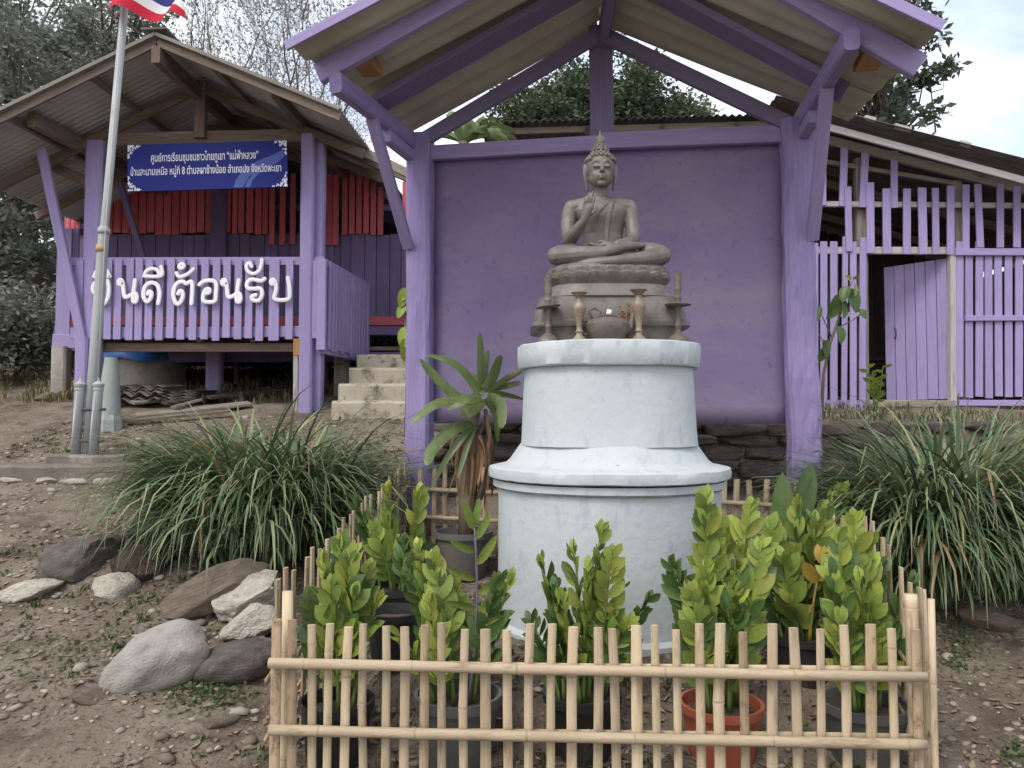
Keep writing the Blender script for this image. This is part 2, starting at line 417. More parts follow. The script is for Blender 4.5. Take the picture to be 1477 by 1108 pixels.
tint_mat('litter', 0.85, 0.1, 0.1)

# ------------------------------------------------------------------ terrain
def sstep(a, b, x):
    t = min(1.0, max(0.0, (x - a) / (b - a)))
    return t * t * (3 - 2 * t)

def H0(x, y):
    """height of the ground, metres, world z"""
    yy = max(y, 2.6)
    base = -1.1 + 0.262 * (yy - 4) if yy < 8.5 else 0.079 + 0.15 * (min(yy, 60) - 8.5)
    ter = base if yy < 5.95 else (-0.10 + 0.07 * (yy - 5.95) if yy < 14 else 0.46 + 0.13 * (min(yy, 60) - 14))
    if 5.9 < yy < 6.05:
        ter = base + (ter - base) * sstep(5.9, 6.05, yy)
    t = sstep(-1.0, -0.25, x)
    z = base * (1 - t) + ter * t
    inx = sstep(-0.75, -0.45, x) * (1 - sstep(1.5, 1.75, x))
    if 3.0 < y < 4.4:
        z += inx * sstep(3.08, 3.5, y) * max(0, -1.03 - z)
    # low eroded bank on the slope to the left
    bk = sstep(-4.6, -2.9, x) * (1 - sstep(-2.1, -1.7, x))
    z += 0.10 * bk * sstep(4.35, 4.6, y) * (1 - sstep(4.9, 6.2, y))
    return z + CAMZ

def H(x, y):
    z = H0(x, y)
    v = Vector((x, y, 0))
    z += 0.04 * noise.noise(v * 0.9) + 0.022 * noise.noise(v * 3.1) + 0.012 * noise.noise(v * 9.7) + 0.006 * noise.noise(v * 21)
    return z

def ground_at(px, py):
    r = ray(px, py)
    d = 1.6
    while d < 40:
        p = CAM + r * d
        if p.z < H(p.x, p.y): break
        d += 0.02
    return p

def axis(lo, hi, a, b, step):
    core = list(np.arange(a, b, step))
    out, s, p = [], step, b
    while p < hi:
        out.append(p); s *= 1.22; p += s
    out.append(hi)
    neg, s, p = [], step, a
    while True:
        s *= 1.22; p -= s
        if p <= lo: break
        neg.append(p)
    return [lo] + neg[::-1] + core + out

gx = axis(-220, 220, -4.6, 3.8, 0.045)
gy = axis(-60, 320, 1.8, 9.0, 0.045)
gv = [(x, y, H(x, y)) for y in gy for x in gx]
nx = len(gx)
gf = np.array([[j * nx + i, j * nx + i + 1, (j + 1) * nx + i + 1, (j + 1) * nx + i] for j in range(len(gy) - 1) for i in range(nx - 1)])

def soil_material():
    m = bpy.data.materials.new('soil')
    m.use_nodes = True
    t = m.node_tree; b = t.nodes['Principled BSDF']; N = t.nodes.new; L = t.links.new
    tcn = N('ShaderNodeTexCoord')
    def nse(s, d=6, r=0.6):
        n = N('ShaderNodeTexNoise'); n.inputs['Scale'].default_value = s; n.inputs['Detail'].default_value = d; n.inputs['Roughness'].default_value = r
        L(tcn.outputs['Object'], n.inputs['Vector']); return n
    def mix(fac, a, bcol, lo, hi):
        r = N('ShaderNodeMapRange'); r.inputs['From Min'].default_value = lo; r.inputs['From Max'].default_value = hi
        L(fac, r.inputs['Value'])
        x = N('ShaderNodeMix'); x.data_type = 'RGBA'
        L(r.outputs['Result'], x.inputs['Factor'])
        if isinstance(a, tuple): x.inputs['A'].default_value = (*a, 1)
        else: L(a, x.inputs['A'])
        x.inputs['B'].default_value = (*bcol, 1)
        return x.outputs['Result']
    c = mix(nse(1.1).outputs['Fac'], (0.178, 0.140, 0.108), (0.285, 0.236, 0.183), 0.38, 0.62)
    c = mix(nse(3.7).outputs['Fac'], c, (0.105, 0.076, 0.060), 0.48, 0.68)
    c = mix(nse(2.1).outputs['Fac'], c, (0.155, 0.165, 0.085), 0.6, 0.78)
    c = mix(nse(17).outputs['Fac'], c, (0.33, 0.28, 0.23), 0.56, 0.70)
    c = mix(nse(48, 3).outputs['Fac'], c, (0.070, 0.052, 0.042), 0.55, 0.70)
    L(c, b.inputs['Base Color'])
    b.inputs['Roughness'].default_value = 0.95
    b.inputs['Specular IOR Level'].default_value = 0.1
    n = nse(30, 8, 0.7)
    bp = N('ShaderNodeBump'); bp.inputs['Strength'].default_value = 1.0; bp.inputs['Distance'].default_value = 0.035
    L(n.outputs['Fac'], bp.inputs['Height']); L(bp.outputs['Normal'], b.inputs['Normal'])
    return m
MAT['soil'] = soil_material()
gme = big_mesh('ground', np.array(gv), gf, MAT['soil'])
gme.polygons.foreach_set('use_smooth', [True] * len(gme.polygons))
tag(put('ground', gme), kind='structure')

# ------------------------------------------------------------------ rocks
def rock_mesh(name, seed, m, sub=3, cuts=9, rough=0.10, boxy=0.0):
    r = random.Random(seed)
    bm = bmesh.new()
    bmesh.ops.create_icosphere(bm, subdivisions=sub, radius=1.0)
    planes = []
    for _ in range(cuts):
        n = Vector((r.gauss(0, 1), r.gauss(0, 1), r.gauss(0, 1))).normalized()
        planes.append((n, r.uniform(0.55, 0.9)))
    off = Vector((seed * 3.7, seed * 1.3, seed * 2.1))
    for v in bm.verts:
        p = v.co.copy()
        if boxy:
            e_ = 2 + boxy
            p *= (abs(p.x) ** e_ + abs(p.y) ** e_ + abs(p.z) ** e_) ** (-1 / e_)
        p *= 1 + rough * 1.6 * noise.noise(p * 1.3 + off)
        for n, d in planes:
            k = p.dot(n) - d
            if k > 0: p -= n * k * 0.92
        p *= 1 + rough * 0.6 * noise.noise(p * 4 + off) + rough * 0.26 * noise.noise(Vector((p.x * 8, p.y * 8, p.z * 10)) + off) + rough * 0.1 * noise.noise(p * 21 + off)
        v.co = p
    # normalise to the unit box so that the given size is the real size
    lo = Vector([min(v.co[i] for v in bm.verts) for i in range(3)]); hi = Vector([max(v.co[i] for v in bm.verts) for i in range(3)])
    for v in bm.verts:
        v.co = Vector([(v.co[i] - lo[i]) / (hi[i] - lo[i]) - 0.5 for i in range(3)])
    me = bpy.data.meshes.new(name)
    bm.to_mesh(me); bm.free()
    me.materials.append(m)
    me.polygons.foreach_set('use_smooth', [True] * len(me.polygons))
    try: me.set_sharp_from_angle(angle=rad(38))
    except Exception: pass
    return me

def rock(name, label, px, py, w, h, dep, seed, m, tilt=0.0, yaw=0.0, sink=0.25, cuts=9, rough=0.1, group=None, cat='rock', zoff=0.0, basepy=None, pitch=0.0):
    """px: centre column, py: the pixel row where the rock meets the ground; w, h in pixels; dep in metres"""
    g = ground_at(px, py)
    s = g.y / F
    ww, hh = w * s, h * s
    c = Vector((g.x, g.y + dep * 0.4, g.z + hh * (0.5 - sink) + zoff))
    M = Matrix.Translation(c) @ Matrix.Rotation(yaw, 4, 'Z') @ Matrix.Rotation(tilt, 4, 'Y') @ Matrix.Rotation(pitch, 4, 'X') @ Matrix.Diagonal((ww, dep, hh / (1 - sink * 0.5), 1))
    o = put(name, rock_mesh(name, seed, m, 4 if w > 90 else 3, cuts, rough), None, M)
    return tag(o, label, cat, group)

# ------------------------------------------------------------------ shrine pavilion
Lp, Rp = Vector((-0.65, 5.55, 0)), Vector((1.885, 5.08, 0))
SU = (Rp - Lp).normalized()
SN = Vector((SU.y, -SU.x, 0))          # towards the photographer
if SN.y > 0: SN = -SN

def SP(px, py, v):
    r = ray(px, py)
    P0 = Lp + SN * v
    k = (P0 - CAM).dot(SN) / r.dot(SN)
    return CAM + r * k

shrine = thing('shrine_pavilion', 'open purple timber shrine pavilion with gabled roof and purple back panel behind the Buddha', 'shrine', (Lp.x, Lp.y, H(Lp.x, Lp.y)))
pu, pp, pr = MAT['purple'], MAT['purple_post'], MAT['purple_roof']
ltop, rtop = SP(607, 196, 0), SP(1147, 176, 0)
hewn('post', (ltop.x + 0.005, ltop.y, H(ltop.x, ltop.y) - 0.25), ltop, 0.185, 0.17, pp, shrine, SU, 0.008, 1)
hewn('post', (SP(1163, 700, 0).x, rtop.y, H(rtop.x, rtop.y) - 0.25), rtop, 0.195, 0.17, pp, shrine, SU, 0.017, 5, 30)
# back panel as a slightly warped slab
a, b = SP(626, 228, -0.05), SP(1132, 200, -0.05)
zb = SP(900, 611, -0.05).z
bv, bf = [], []
nu, nv = 24, 16
for side in (0, 1):
    for j in range(nv + 1):
        for i in range(nu + 1):
            p = a.lerp(b, i / nu); z = zb + (p.z - zb) * j / nv
            q = Vector((p.x, p.y, z)) - SN * 0.014 * side + SN * 0.006 * noise.noise(Vector((i * 0.25, j * 0.3, 3)))
            bv.append(q)
n1 = (nu + 1) * (nv + 1)
for j in range(nv):
    for i in range(nu):
        k = j * (nu + 1) + i
        bf.append([k, k + 1, k + nu + 2, k + nu + 1]); bf.append([n1 + k, n1 + k + nu + 1, n1 + k + nu + 2, n1 + k + 1])
edge = [i for i in range(nu + 1)] + [(j + 1) * (nu + 1) - 1 for j in range(1, nv + 1)] + [nv * (nu + 1) + i for i in range(nu - 1, -1, -1)] + [j * (nu + 1) for j in range(nv - 1, 0, -1)]
for k in range(len(edge)):
    e0, e1 = edge[k], edge[(k + 1) % len(edge)]
    bf.append([e0, n1 + e0, n1 + e1, e1])
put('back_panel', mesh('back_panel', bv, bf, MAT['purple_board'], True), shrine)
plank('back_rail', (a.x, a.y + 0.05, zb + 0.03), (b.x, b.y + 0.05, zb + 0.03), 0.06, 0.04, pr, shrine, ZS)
# cross beam on top of the panel, in two lengths that meet at the king post
plank('cross_beam', SP(611, 222, 0.0), SP(866, 207, 0.0), 0.105, 0.055, pu, shrine, ZS)
plank('cross_beam', SP(868, 204, 0.004), SP(1130, 194, 0.004), 0.115, 0.055, pu, shrine, ZS)
# roof
FR_, BR_ = SP(889, -168, 1.35), SP(866, 44, -0.12)
LFE, LBE = SP(421, 78, 1.35), SP(596, 196, -0.12)
RFE, RBE = SP(1350, 52, 1.35), SP(1219, 183, -0.12)

def corrugated(name, c, s0, s1, pitch, amp, thick, m, parent, lift=0.0, per=8, rows=4, ov=0.0, sag=0.0):
    """c = (front eave, back eave, back ridge, front ridge); the sheet covers s0..s1 of the front-back run"""
    fe, be, br, fr = c
    run = ((fe - be).length + (fr - br).length) / 2
    n = max(8, int((s1 - s0) * run / pitch * per))
    nrm = (be - fe).cross(fr - fe).normalized()
    if nrm.z < 0: nrm = -nrm
    v, f = [], []
    for sd in (0, 1):
        for i in range(n + 1):
            s = s0 + (s1 - s0) * i / n
            e, r = fe.lerp(be, s), fr.lerp(br, s)
            wv = amp * math.sin(2 * math.pi * s * run / pitch)
            for j in range(rows + 1):
                t = -ov + (1 + ov) * j / rows
                v.append(e + (r - e) * t + nrm * (wv + lift - sd * thick - sag * math.sin(math.pi * max(t, 0))))
    K = rows + 1
    n1 = (n + 1) * K
    for i in range(n):
        for j in range(rows):
            k = i * K + j
            f.append([k, k + 1, k + K + 1, k + K]); f.append([n1 + k, n1 + k + K, n1 + k + K + 1, n1 + k + 1])
        for j in (0, rows):
            k = i * K + j
            f.append([k, k + K, n1 + k + K, n1 + k])
    for i in (0, n):
        for j in range(rows):
            k = i * K + j
            f.append([k, n1 + k, n1 + k + 1, k + 1])
    return put(name, mesh(name, v, f, m, True), parent)

for (fe, be) in ((LFE, LBE), (RFE, RBE)):
    for k in range(3):
        corrugated('roof_sheet', (fe, be, BR_, FR_), k / 3 - 0.01, (k + 1) / 3 + 0.012, 0.177, 0.021, 0.009, MAT['fibre_cement'], shrine, 0.052 + 0.011 * (k % 2), sag=0.01)
# purple trim along the front edge of the sheets and a ridge cap
for fe in (LFE, RFE):
    d = (FR_ - fe).normalized()
    plank('edge_trim', fe - d * 0.03 + Vector((0, 0, 0.05)) + SN * 0.02, FR_ + Vector((0, 0, 0.05)) + SN * 0.02, 0.055, 0.022, MAT['purple'], shrine, ZS)
plank('ridge_cap', FR_ + Vector((0, 0, 0.105)) + SN * 0.03, BR_ + Vector((0, 0, 0.105)), 0.24, 0.03, MAT['fibre_cement'], shrine, SU)
# rafters: front pair, middle pair, rear pair
FA, BA = SP(911, -146, 1.08), SP(866, 52, 0.0)
plank('rafter', SP(459, 108, 1.08), FA, 0.125, 0.055, pu, shrine, ZS)
plank('rafter', SP(1326, 98, 1.08), FA + SN * 0.004, 0.125, 0.055, pu, shrine, ZS)
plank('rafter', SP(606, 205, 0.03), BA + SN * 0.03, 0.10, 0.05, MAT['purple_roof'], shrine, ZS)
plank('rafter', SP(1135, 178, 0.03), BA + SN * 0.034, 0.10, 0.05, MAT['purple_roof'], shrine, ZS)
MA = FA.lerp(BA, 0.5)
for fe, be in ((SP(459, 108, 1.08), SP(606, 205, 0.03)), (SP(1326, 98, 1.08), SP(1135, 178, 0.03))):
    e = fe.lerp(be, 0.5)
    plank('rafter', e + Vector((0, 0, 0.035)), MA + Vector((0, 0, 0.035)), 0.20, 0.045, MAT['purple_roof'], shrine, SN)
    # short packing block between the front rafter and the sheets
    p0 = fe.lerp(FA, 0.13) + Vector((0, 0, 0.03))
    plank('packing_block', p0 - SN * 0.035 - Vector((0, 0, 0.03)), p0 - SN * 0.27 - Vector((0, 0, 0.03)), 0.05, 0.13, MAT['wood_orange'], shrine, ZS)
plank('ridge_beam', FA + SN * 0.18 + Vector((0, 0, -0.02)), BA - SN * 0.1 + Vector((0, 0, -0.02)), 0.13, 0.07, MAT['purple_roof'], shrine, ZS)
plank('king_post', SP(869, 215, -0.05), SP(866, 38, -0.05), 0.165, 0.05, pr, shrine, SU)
# cantilevered arms with their braces
arms = []
for (p0, p1, br0, tt) in ((SP(604, 212, -0.08), SP(484, 118, 1.17), SP(589, 357, 0.09), 0.62),
                          (SP(1151, 182, -0.08), SP(1229, 54, 1.17), SP(1172, 345, 0.07), 0.60)):
    hewn('arm', p0, p1, 0.125, 0.085, pp, shrine, ZS, 0.004, 3)
    tp = p0.lerp(p1, tt) - Vector((0, 0, 0.05))
    plank('brace', br0, tp, 0.075, 0.05, pu, shrine, SU)
    arms.append((p0, p1))
p0, p1 = arms[0]
plank('arm_bearer', p0 + Vector((0, 0, -0.115)), p0.lerp(p1, 0.45) + Vector((0, 0, -0.10)), 0.08, 0.07, pu, shrine, ZS)
p0, p1 = arms[1]
plank('arm_bearer', p0 + Vector((0, 0, -0.115)), p0.lerp(p1, 0.35) + Vector((0, 0, -0.10)), 0.08, 0.07, pu, shrine, ZS)

# ------------------------------------------------------------------ white pedestal of concrete rings
PX, PY = (876 - CX) / F * 4.0, 4.0
ptop = W(876, 489, PY - 0.455).z
plid = W(876, 706, PY - 0.61).z
ped = thing('round_pedestal', 'white painted round concrete pedestal of two stacked rings carrying the Buddha', 'pedestal', (PX, PY, H0(PX, PY)))
pz = H0(PX, PY) - 0.12
wp = MAT['white_paint']

def wob(sc, amp, seed):
    def fn(p, c, s):
        q = Vector((c * 2.2, s * 2.2, p.z * 4 + seed))
        d = noise.noise(q * sc) * amp * 0.6 + noise.noise(q * sc * 4.3) * amp * 0.4 + noise.noise(q * 19) * amp * 0.2
        return p + Vector((c, s, 0)) * d + Vector((0, 0, (noise.noise(q * 1.7 + Vector((9, 0, 0))) + 0.5 * noise.noise(q * 17)) * amp * 0.35))
    return fn

zlow = plid - 0.015
lp = [(0.02, pz), (0.60, pz), (0.60, pz + 0.13), (0.575, pz + 0.15)] + [(0.567, pz + 0.15 + (zlow - pz - 0.15) * i / 9) for i in range(1, 10)] + [(0.02, zlow)]
lathe('lower_ring', lp, (PX, PY, 0), wp, ped, 96, nfun=wob(1.5, 0.005, 0))
cp = [(0.02, plid - 0.04), (0.580, plid - 0.04), (0.592, plid - 0.03), (0.592, plid + 0.002), (0.02, plid + 0.002)]
lathe('lower_ring_lip', cp, (PX, PY, 0), wp, ped, 96, nfun=wob(1.2, 0.004, 7))
z0 = plid + 0.010
lp = [(0.02, z0), (0.600, z0), (0.613, z0 + 0.006), (0.616, z0 + 0.03), (0.612, z0 + 0.052), (0.606, z0 + 0.056), (0.56, z0 + 0.066), (0.53, z0 + 0.070),
      (0.505, z0 + 0.092), (0.475, z0 + 0.135), (0.45, z0 + 0.17), (0.02, z0 + 0.17)]
lathe('lid_slab', lp, (PX, PY, 0), wp, ped, 112, nfun=wob(2.6, 0.010, 3))
z1 = z0 + 0.165
up = [(0.02, z1), (0.450, z1)] + [(0.448 - 0.004 * i, z1 + (ptop - 0.115 - z1) * i / 5) for i in range(1, 6)] + [(0.02, ptop - 0.115)]
lathe('upper_ring', up, (PX, PY, 0), wp, ped, 96, ex=2.35, nfun=wob(1.6, 0.006, 13))
cp = [(0.02, ptop - 0.117), (0.455, ptop - 0.117), (0.461, ptop - 0.110), (0.465, ptop - 0.05), (0.464, ptop - 0.006), (0.459, ptop), (0.30, ptop + 0.002), (0.02, ptop + 0.002)]
lathe('collar', cp, (PX, PY, 0), wp, ped, 112, ex=2.35, nfun=wob(2.4, 0.008, 23))

# ------------------------------------------------------------------ bamboo fence
fence = thing('bamboo_fence', 'low split bamboo picket fence enclosing the white pedestal and the potted plants', 'fence', (-0.88, 2.84, H(-0.88, 2.84)))

def bamboo_geo(L, r, seed, k=9, half=False):
    rr = random.Random(seed)
    zs, rs, nd = [0.0], [r], []
    z = rr.uniform(0.05, 0.25)
    while z < L - 0.03:
        for dz, g in ((-0.012, 1.0), (-0.003, 1.11), (0.004, 0.98), (0.010, 1.07), (0.02, 1.0)):
            if 0.01 < z + dz < L - 0.01:
                zs.append(z + dz); rs.append(r * g)
                if abs(dz) < 0.0035: nd.append(len(zs) - 1)
        z += rr.uniform(0.34, 0.55)
    zs.append(L); rs.append(r * rr.uniform(0.9, 1.0))
    bend = rr.uniform(-0.010, 0.010); ph_ = rr.uniform(0, 6.28); wb = rr.uniform(0.5, 1.0) * 0.0012 * min(1.0, L)
    v, f = [], []
    fl = 0.5 if half else 0.95
    for z, q in zip(zs, rs):
        for j in range(k):
            an = 2 * math.pi * j / k
            v.append((math.cos(an) * q + bend * math.sin(math.pi * z / L) + wb * math.sin(z * 7 + ph_), math.sin(an) * q * fl, z))
    n = len(zs)
    for i in range(n - 1):
        for j in range(k):
            f.append([i * k + j, i * k + (j + 1) % k, (i + 1) * k + (j + 1) % k, (i + 1) * k + j])
    f.append(list(range(k - 1, -1, -1))); f.append(list(range((n - 1) * k, n * k)))
    global NODE_FACES
    NODE_FACES = [i * k + j for i in nd for j in range(k)]
    return v, f

PICK = []
for i in range(12):
    v, f = bamboo_geo(0.74, 0.0185, i, half=True)
    me = mesh('picket', v, f, [MAT['bamboo_old'] if i % 4 == 3 else MAT['bamboo'], MAT['bamboo_node']], True)
    for q in NODE_FACES: me.polygons[q].material_index = 1
    me.set_sharp_from_angle(angle=rad(50))
    PICK.append(me)

def picket(x, y, ztop, sc=1.0, lean=0.0, name='picket', side=0.0, zs=1.0):
    M = Matrix.Translation((x, y, ztop - 0.74 * zs)) @ Matrix.Rotation(lean, 4, 'Y') @ Matrix.Rotation(side, 4, 'Z') @ Matrix.Diagonal((sc, 1, zs, 1))
    return put(name, random.choice(PICK), fence, M)

def pole(name, a, b, r, m='bamboo', seed=0, half=False):
    a, b = Vector(a), Vector(b)
    v, f = bamboo_geo((b - a).length, r, seed, 10, half)
    me = mesh(name, v, f, [MAT[m], MAT['bamboo_node']], True)
    for q in NODE_FACES: me.polygons[q].material_index = 1
    return put(name, me, fence, frame(a, b, ZS if abs((b - a).normalized().z) < 0.7 else XS))

FD = 2.84
fr_px = [397, 423.5, 451, 474, 500, 529, 554.5, 581, 611.5, 640, 671.5, 703, 734, 764.5, 796, 826.6, 858, 888, 918, 948, 979, 1010, 1039, 1074, 1114, 1147, 1185, 1217, 1251, 1285.5, 1321]
tops = {397: 893, 423.5: 894, 1074: 912, 529: 900, 1321: 908}
for px in fr_px:
    p = W(px, tops.get(px, 904 + random.uniform(-6, 5)), FD + random.uniform(-0.004, 0.004))
    picket(p.x, p.y, p.z, random.uniform(0.82, 1.14), random.uniform(-0.022, 0.022))
for py, sd in ((965, 1), (1062, 2)):
    a, b = W(388, py - 9, FD - 0.035), W(1336, py + 12, FD - 0.035)
    pole('rail', a, b, 0.0195, 'bamboo', sd + 40)
    a, b = W(396, py - 8, FD + 0.030), W(1326, py + 2, FD + 0.030)
    pole('rail', a, b, 0.016, 'bamboo_in', sd + 60, True)
for px, py, dd, r in ((415, 853, 0.07, 0.022), (1313, 857, 0.07, 0.024), (1329, 850, 0.16, 0.017), (1343, 864, 0.02, 0.013)):
    p = W(px, py, FD + dd)
    pole('fence_post', (p.x, p.y, H(p.x, p.y) - 0.08), p, r, 'bamboo', int(px))
BL, BRt = (-0.70, 5.12), (1.72, 4.82)
def run(x0, y0, x1, y1, n, h0_, h1_, rails):
    rt = []
    for i in range(n):
        t = (i + 0.5) / n
        x, y = x0 + (x1 - x0) * t, y0 + (y1 - y0) * t
        hgt = h0_ + (h1_ - h0_) * t
        zt = H0(x, y) + hgt + random.uniform(-0.025, 0.02)
        ang = math.atan2(y1 - y0, x1 - x0)
        picket(x, y, zt, random.uniform(0.85, 1.1), random.uniform(-0.03, 0.03), side=ang, zs=(hgt + 0.1) / 0.74)
    nrm = Vector((-(y1 - y0), x1 - x0, 0)).normalized()
    for rz in rails:
        for s in (-1, 1):
            pts = []
            for (xa, ya, xb, yb) in [(x0 + (x1 - x0) * k / 2, y0 + (y1 - y0) * k / 2, x0 + (x1 - x0) * (k + 1) / 2, y0 + (y1 - y0) * (k + 1) / 2) for k in range(2)]:
                pole('rail', Vector((xa, ya, H0(xa, ya) + rz)) + nrm * s * 0.027, Vector((xb, yb, H0(xb, yb) + rz)) + nrm * s * 0.027, 0.013, 'bamboo_old' if s > 0 else 'bamboo', int(xa * 100 + ya * 10) % 97, True)
run(-0.90, 2.94, BL[0], BL[1], 25, 0.74, 0.50, (0.16, 0.38))
run(1.56, 2.94, BRt[0], BRt[1], 22, 0.72, 0.48, (0.16, 0.38))
run(BL[0] + 0.05, BL[1], BRt[0], BRt[1], 27, 0.47, 0.47, (0.15, 0.33))

# ------------------------------------------------------------------ veranda house on posts
DV, DW = 8.5, 10.2
hb = W(290, 590, DV)
house = thing('veranda_house', 'purple wooden house on posts with veranda, red slatted walls and corrugated gable roof', 'house', (hb.x, DV, H0(hb.x, DV)))
wd, wg, pd, rd = MAT['wood'], MAT['wood_grey'], MAT['purple_dark'], MAT['red']

def box_px(name, x0, x1, y0, y1, d, t, m, parent, dv=0.0):
    """upright board seen face-on: pixel columns x0..x1, rows y0 (top)..y1 at depth d"""
    a = W((x0 + x1) / 2, y1, d); b = W((x0 + x1) / 2, y0, d)
    b.x = a.x
    w = (x1 - x0) * d / F
    return plank(name, a, b, w, t, m, parent, XS, skew=0.02)

def bar_px(name, x0, y0, x1, y1, d, h, t, m, parent, d2=None):
    """bar lying along the picture: from pixel to pixel, h pixels tall"""
    return plank(name, W(x0, y0, d), W(x1, y1, d if d2 is None else d2), h * d / F, t, m, parent, ZS)

# posts
def hpost(px0, px1, ytop, d, m, t=0.15, rgh=0.003):
    a = W((px0 + px1) / 2, ytop, d)
    g = H0(a.x, d) - 0.2
    hewn('post', (a.x, d, g), a, (px1 - px0) * d / F, t, m, house, XS, rgh, int(px0), 10)
hpost(127, 153, 205, DV + 0.03, pu)
hpost(112, 131, 488, DV - 0.02, pu)
hpost(436, 456, 196, DV, pu)
hpost(456, 470, 196, DV + 0.1, pu)
hpost(424, 432, 512, DV + 0.1, MAT['wood_pale'], 0.06)
box_px('post_block', 424, 436, 489, 513, DV - 0.02, 0.08, MAT['wood_orange'], house)
for (x0, x1, yt, d) in ((78, 100, 500, 9.6), (299, 322, 505, 9.9), (483, 504, 512, 9.7), (246, 256, 510, 11.0)):
    hpost(x0, x1, yt, d, MAT['concrete'] if x0 != 299 else pu, 0.16)
# railing of the front
bar_px('top_rail', 103, 378, 468, 377, DV, 12, 0.05, pu, house)
bar_px('bottom_rail', 103, 481, 462, 478, DV + 0.01, 16, 0.05, pu, house)
slz = [36, 92, 160, 225, 305, 365, 432, 505, 578, 648, 728, 805, 882, 952, 1028, 1100, 1172, 1268, 1370]
for i, z in enumerate(slz):
    px = 120 + z / 4.616
    w = 15 if i == 17 else 10.8
    box_px('slat', px - w / 2, px + w / 2, 374 + random.uniform(-1.5, 1), 489 + random.uniform(-2, 3), DV - 0.04, 0.02, pu, house)
for px in (436, 453):
    box_px('slat', px - 5, px + 5, 376, 488, DV - 0.043, 0.02, pu, house)
box_px('corner_post', 457, 470, 374, 505, DV - 0.045, 0.07, pu, house)
box_px('slat', 107, 118, 375, 489, DV - 0.04, 0.02, pu, house)
# railing that runs back to the wall
ra, rb = W(467, 379, DV), W(528, 412, 10.07)
plank('top_rail', ra, rb, 0.09, 0.05, pu, house, ZS)
rc, rdn = W(464, 500, DV), W(527, 515, 10.07)
plank('floor_beam', rc, rdn, 0.16, 0.06, pu, house, ZS)
for i in range(14):
    t = (i + 0.7) / 14.2
    u = ra.lerp(rb, t); l = rc.lerp(rdn, t)
    u += Vector((0.045, 0, 0.02)); l += Vector((0.05, 0, -0.03 + random.uniform(-0.03, 0.02)))
    plank('slat', l, u + Vector((0, random.uniform(-0.02, 0.02), 0)), 0.072, 0.02, pu, house, (rb - ra).normalized())
# floor
zf = W(290, 488, DV).z + 0.02
xl, xr = W(108, 480, DV).x, W(460, 480, DV).x
for i in range(11):
    y = DV + 0.06 + i * 0.155
    plank('floor_board', (xl, y + 0.075, zf + 0.07), (xr, y + 0.075, zf + 0.07), 0.148, 0.03, wd, house, YS)
for i in range(5):
    x = xl + 0.15 + (xr - xl - 0.3) * i / 4
    plank('joist', (x, DV + 0.05, zf), (x, DW, zf), 0.11, 0.06, wd, house, ZS)
plank('floor_beam', (xl, DV + 0.14, zf - 0.11), (xr, DV + 0.14, zf - 0.11), 0.10, 0.06, MAT['wood'], house, ZS)
plank('floor_beam', (xl - 0.4, DW - 0.1, zf - 0.11), (xr + 2.0, DW - 0.1, zf - 0.11), 0.13, 0.08, pd, house, ZS)
# left brace and the house corner behind it
plank('brace', W(119, 492, DV - 0.06), W(60, 216, DV - 0.25), 0.10, 0.05, pu, house, XS)
plank('brace', W(208, 375, DV + 0.9), W(172, 262, DV + 0.6), 0.07, 0.05, pd, house, XS)
bar_px('floor_beam', 78, 492, 128, 494, 9.6, 20, 0.08, pu, house)
box_px('corner_board', 80, 101, 330, 485, 9.62, 0.03, pu, house)
box_px('corner_board', 101.6, 112, 330, 450, 9.75, 0.03, pu, house)
box_px('skirting', 95, 128, 458, 470, 9.8, 0.03, rd, house)
# front wall of the house body: lower boards, upper red slats, dark room behind
px = 84.0
while px < 640:
    w = random.uniform(15, 21)
    if not (306 < px + w / 2 < 322):
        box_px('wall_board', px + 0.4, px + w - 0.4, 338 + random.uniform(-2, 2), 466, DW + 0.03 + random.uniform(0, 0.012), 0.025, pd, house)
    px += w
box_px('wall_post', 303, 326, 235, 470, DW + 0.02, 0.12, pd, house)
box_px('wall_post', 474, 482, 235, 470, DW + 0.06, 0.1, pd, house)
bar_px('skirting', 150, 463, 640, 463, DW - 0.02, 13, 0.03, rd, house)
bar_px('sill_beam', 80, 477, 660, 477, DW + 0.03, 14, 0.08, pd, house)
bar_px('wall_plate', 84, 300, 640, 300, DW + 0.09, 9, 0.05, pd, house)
reds = [(94, 101), (102, 108), (109, 116)] + [(152 + i * 12.0, 162.5 + i * 12.0) for i in range(13)]
reds += [(325, 332.5), (335, 342), (343.5, 352), (355, 365), (367.5, 377), (378.5, 386)]
for x0, x1 in reds:
    yt = 268 if x0 < 320 else 250
    box_px('red_slat', x0, x1, yt + random.uniform(-3, 3), 337 + random.uniform(-2, 2), DW, 0.02, rd, house)
for x0, x1 in ((388, 396), (403, 411), (418, 426)):
    box_px('red_slat', x0, x1, 250, 353, DW - 0.01, 0.02, rd, house)
for i, (x0, x1) in enumerate(((470, 479), (479.5, 488))):
    box_px('red_slat', x0, x1, 252, 354, DW - 0.02, 0.02, rd, house)
for i in range(6):
    x0 = 493 + i * 10.3
    box_px('red_slat', x0, x0 + 8, 233 + i * 7.4, 338 + random.uniform(-1, 1), DW, 0.02, rd, house)
for x0 in (580, 591, 602):
    box_px('red_slat', x0, x0 + 8, 262, 338, DW, 0.02, rd, house)
xw0, xw1 = W(84, 400, DW).x, W(640, 400, DW).x
zt = W(300, 200, DW).z
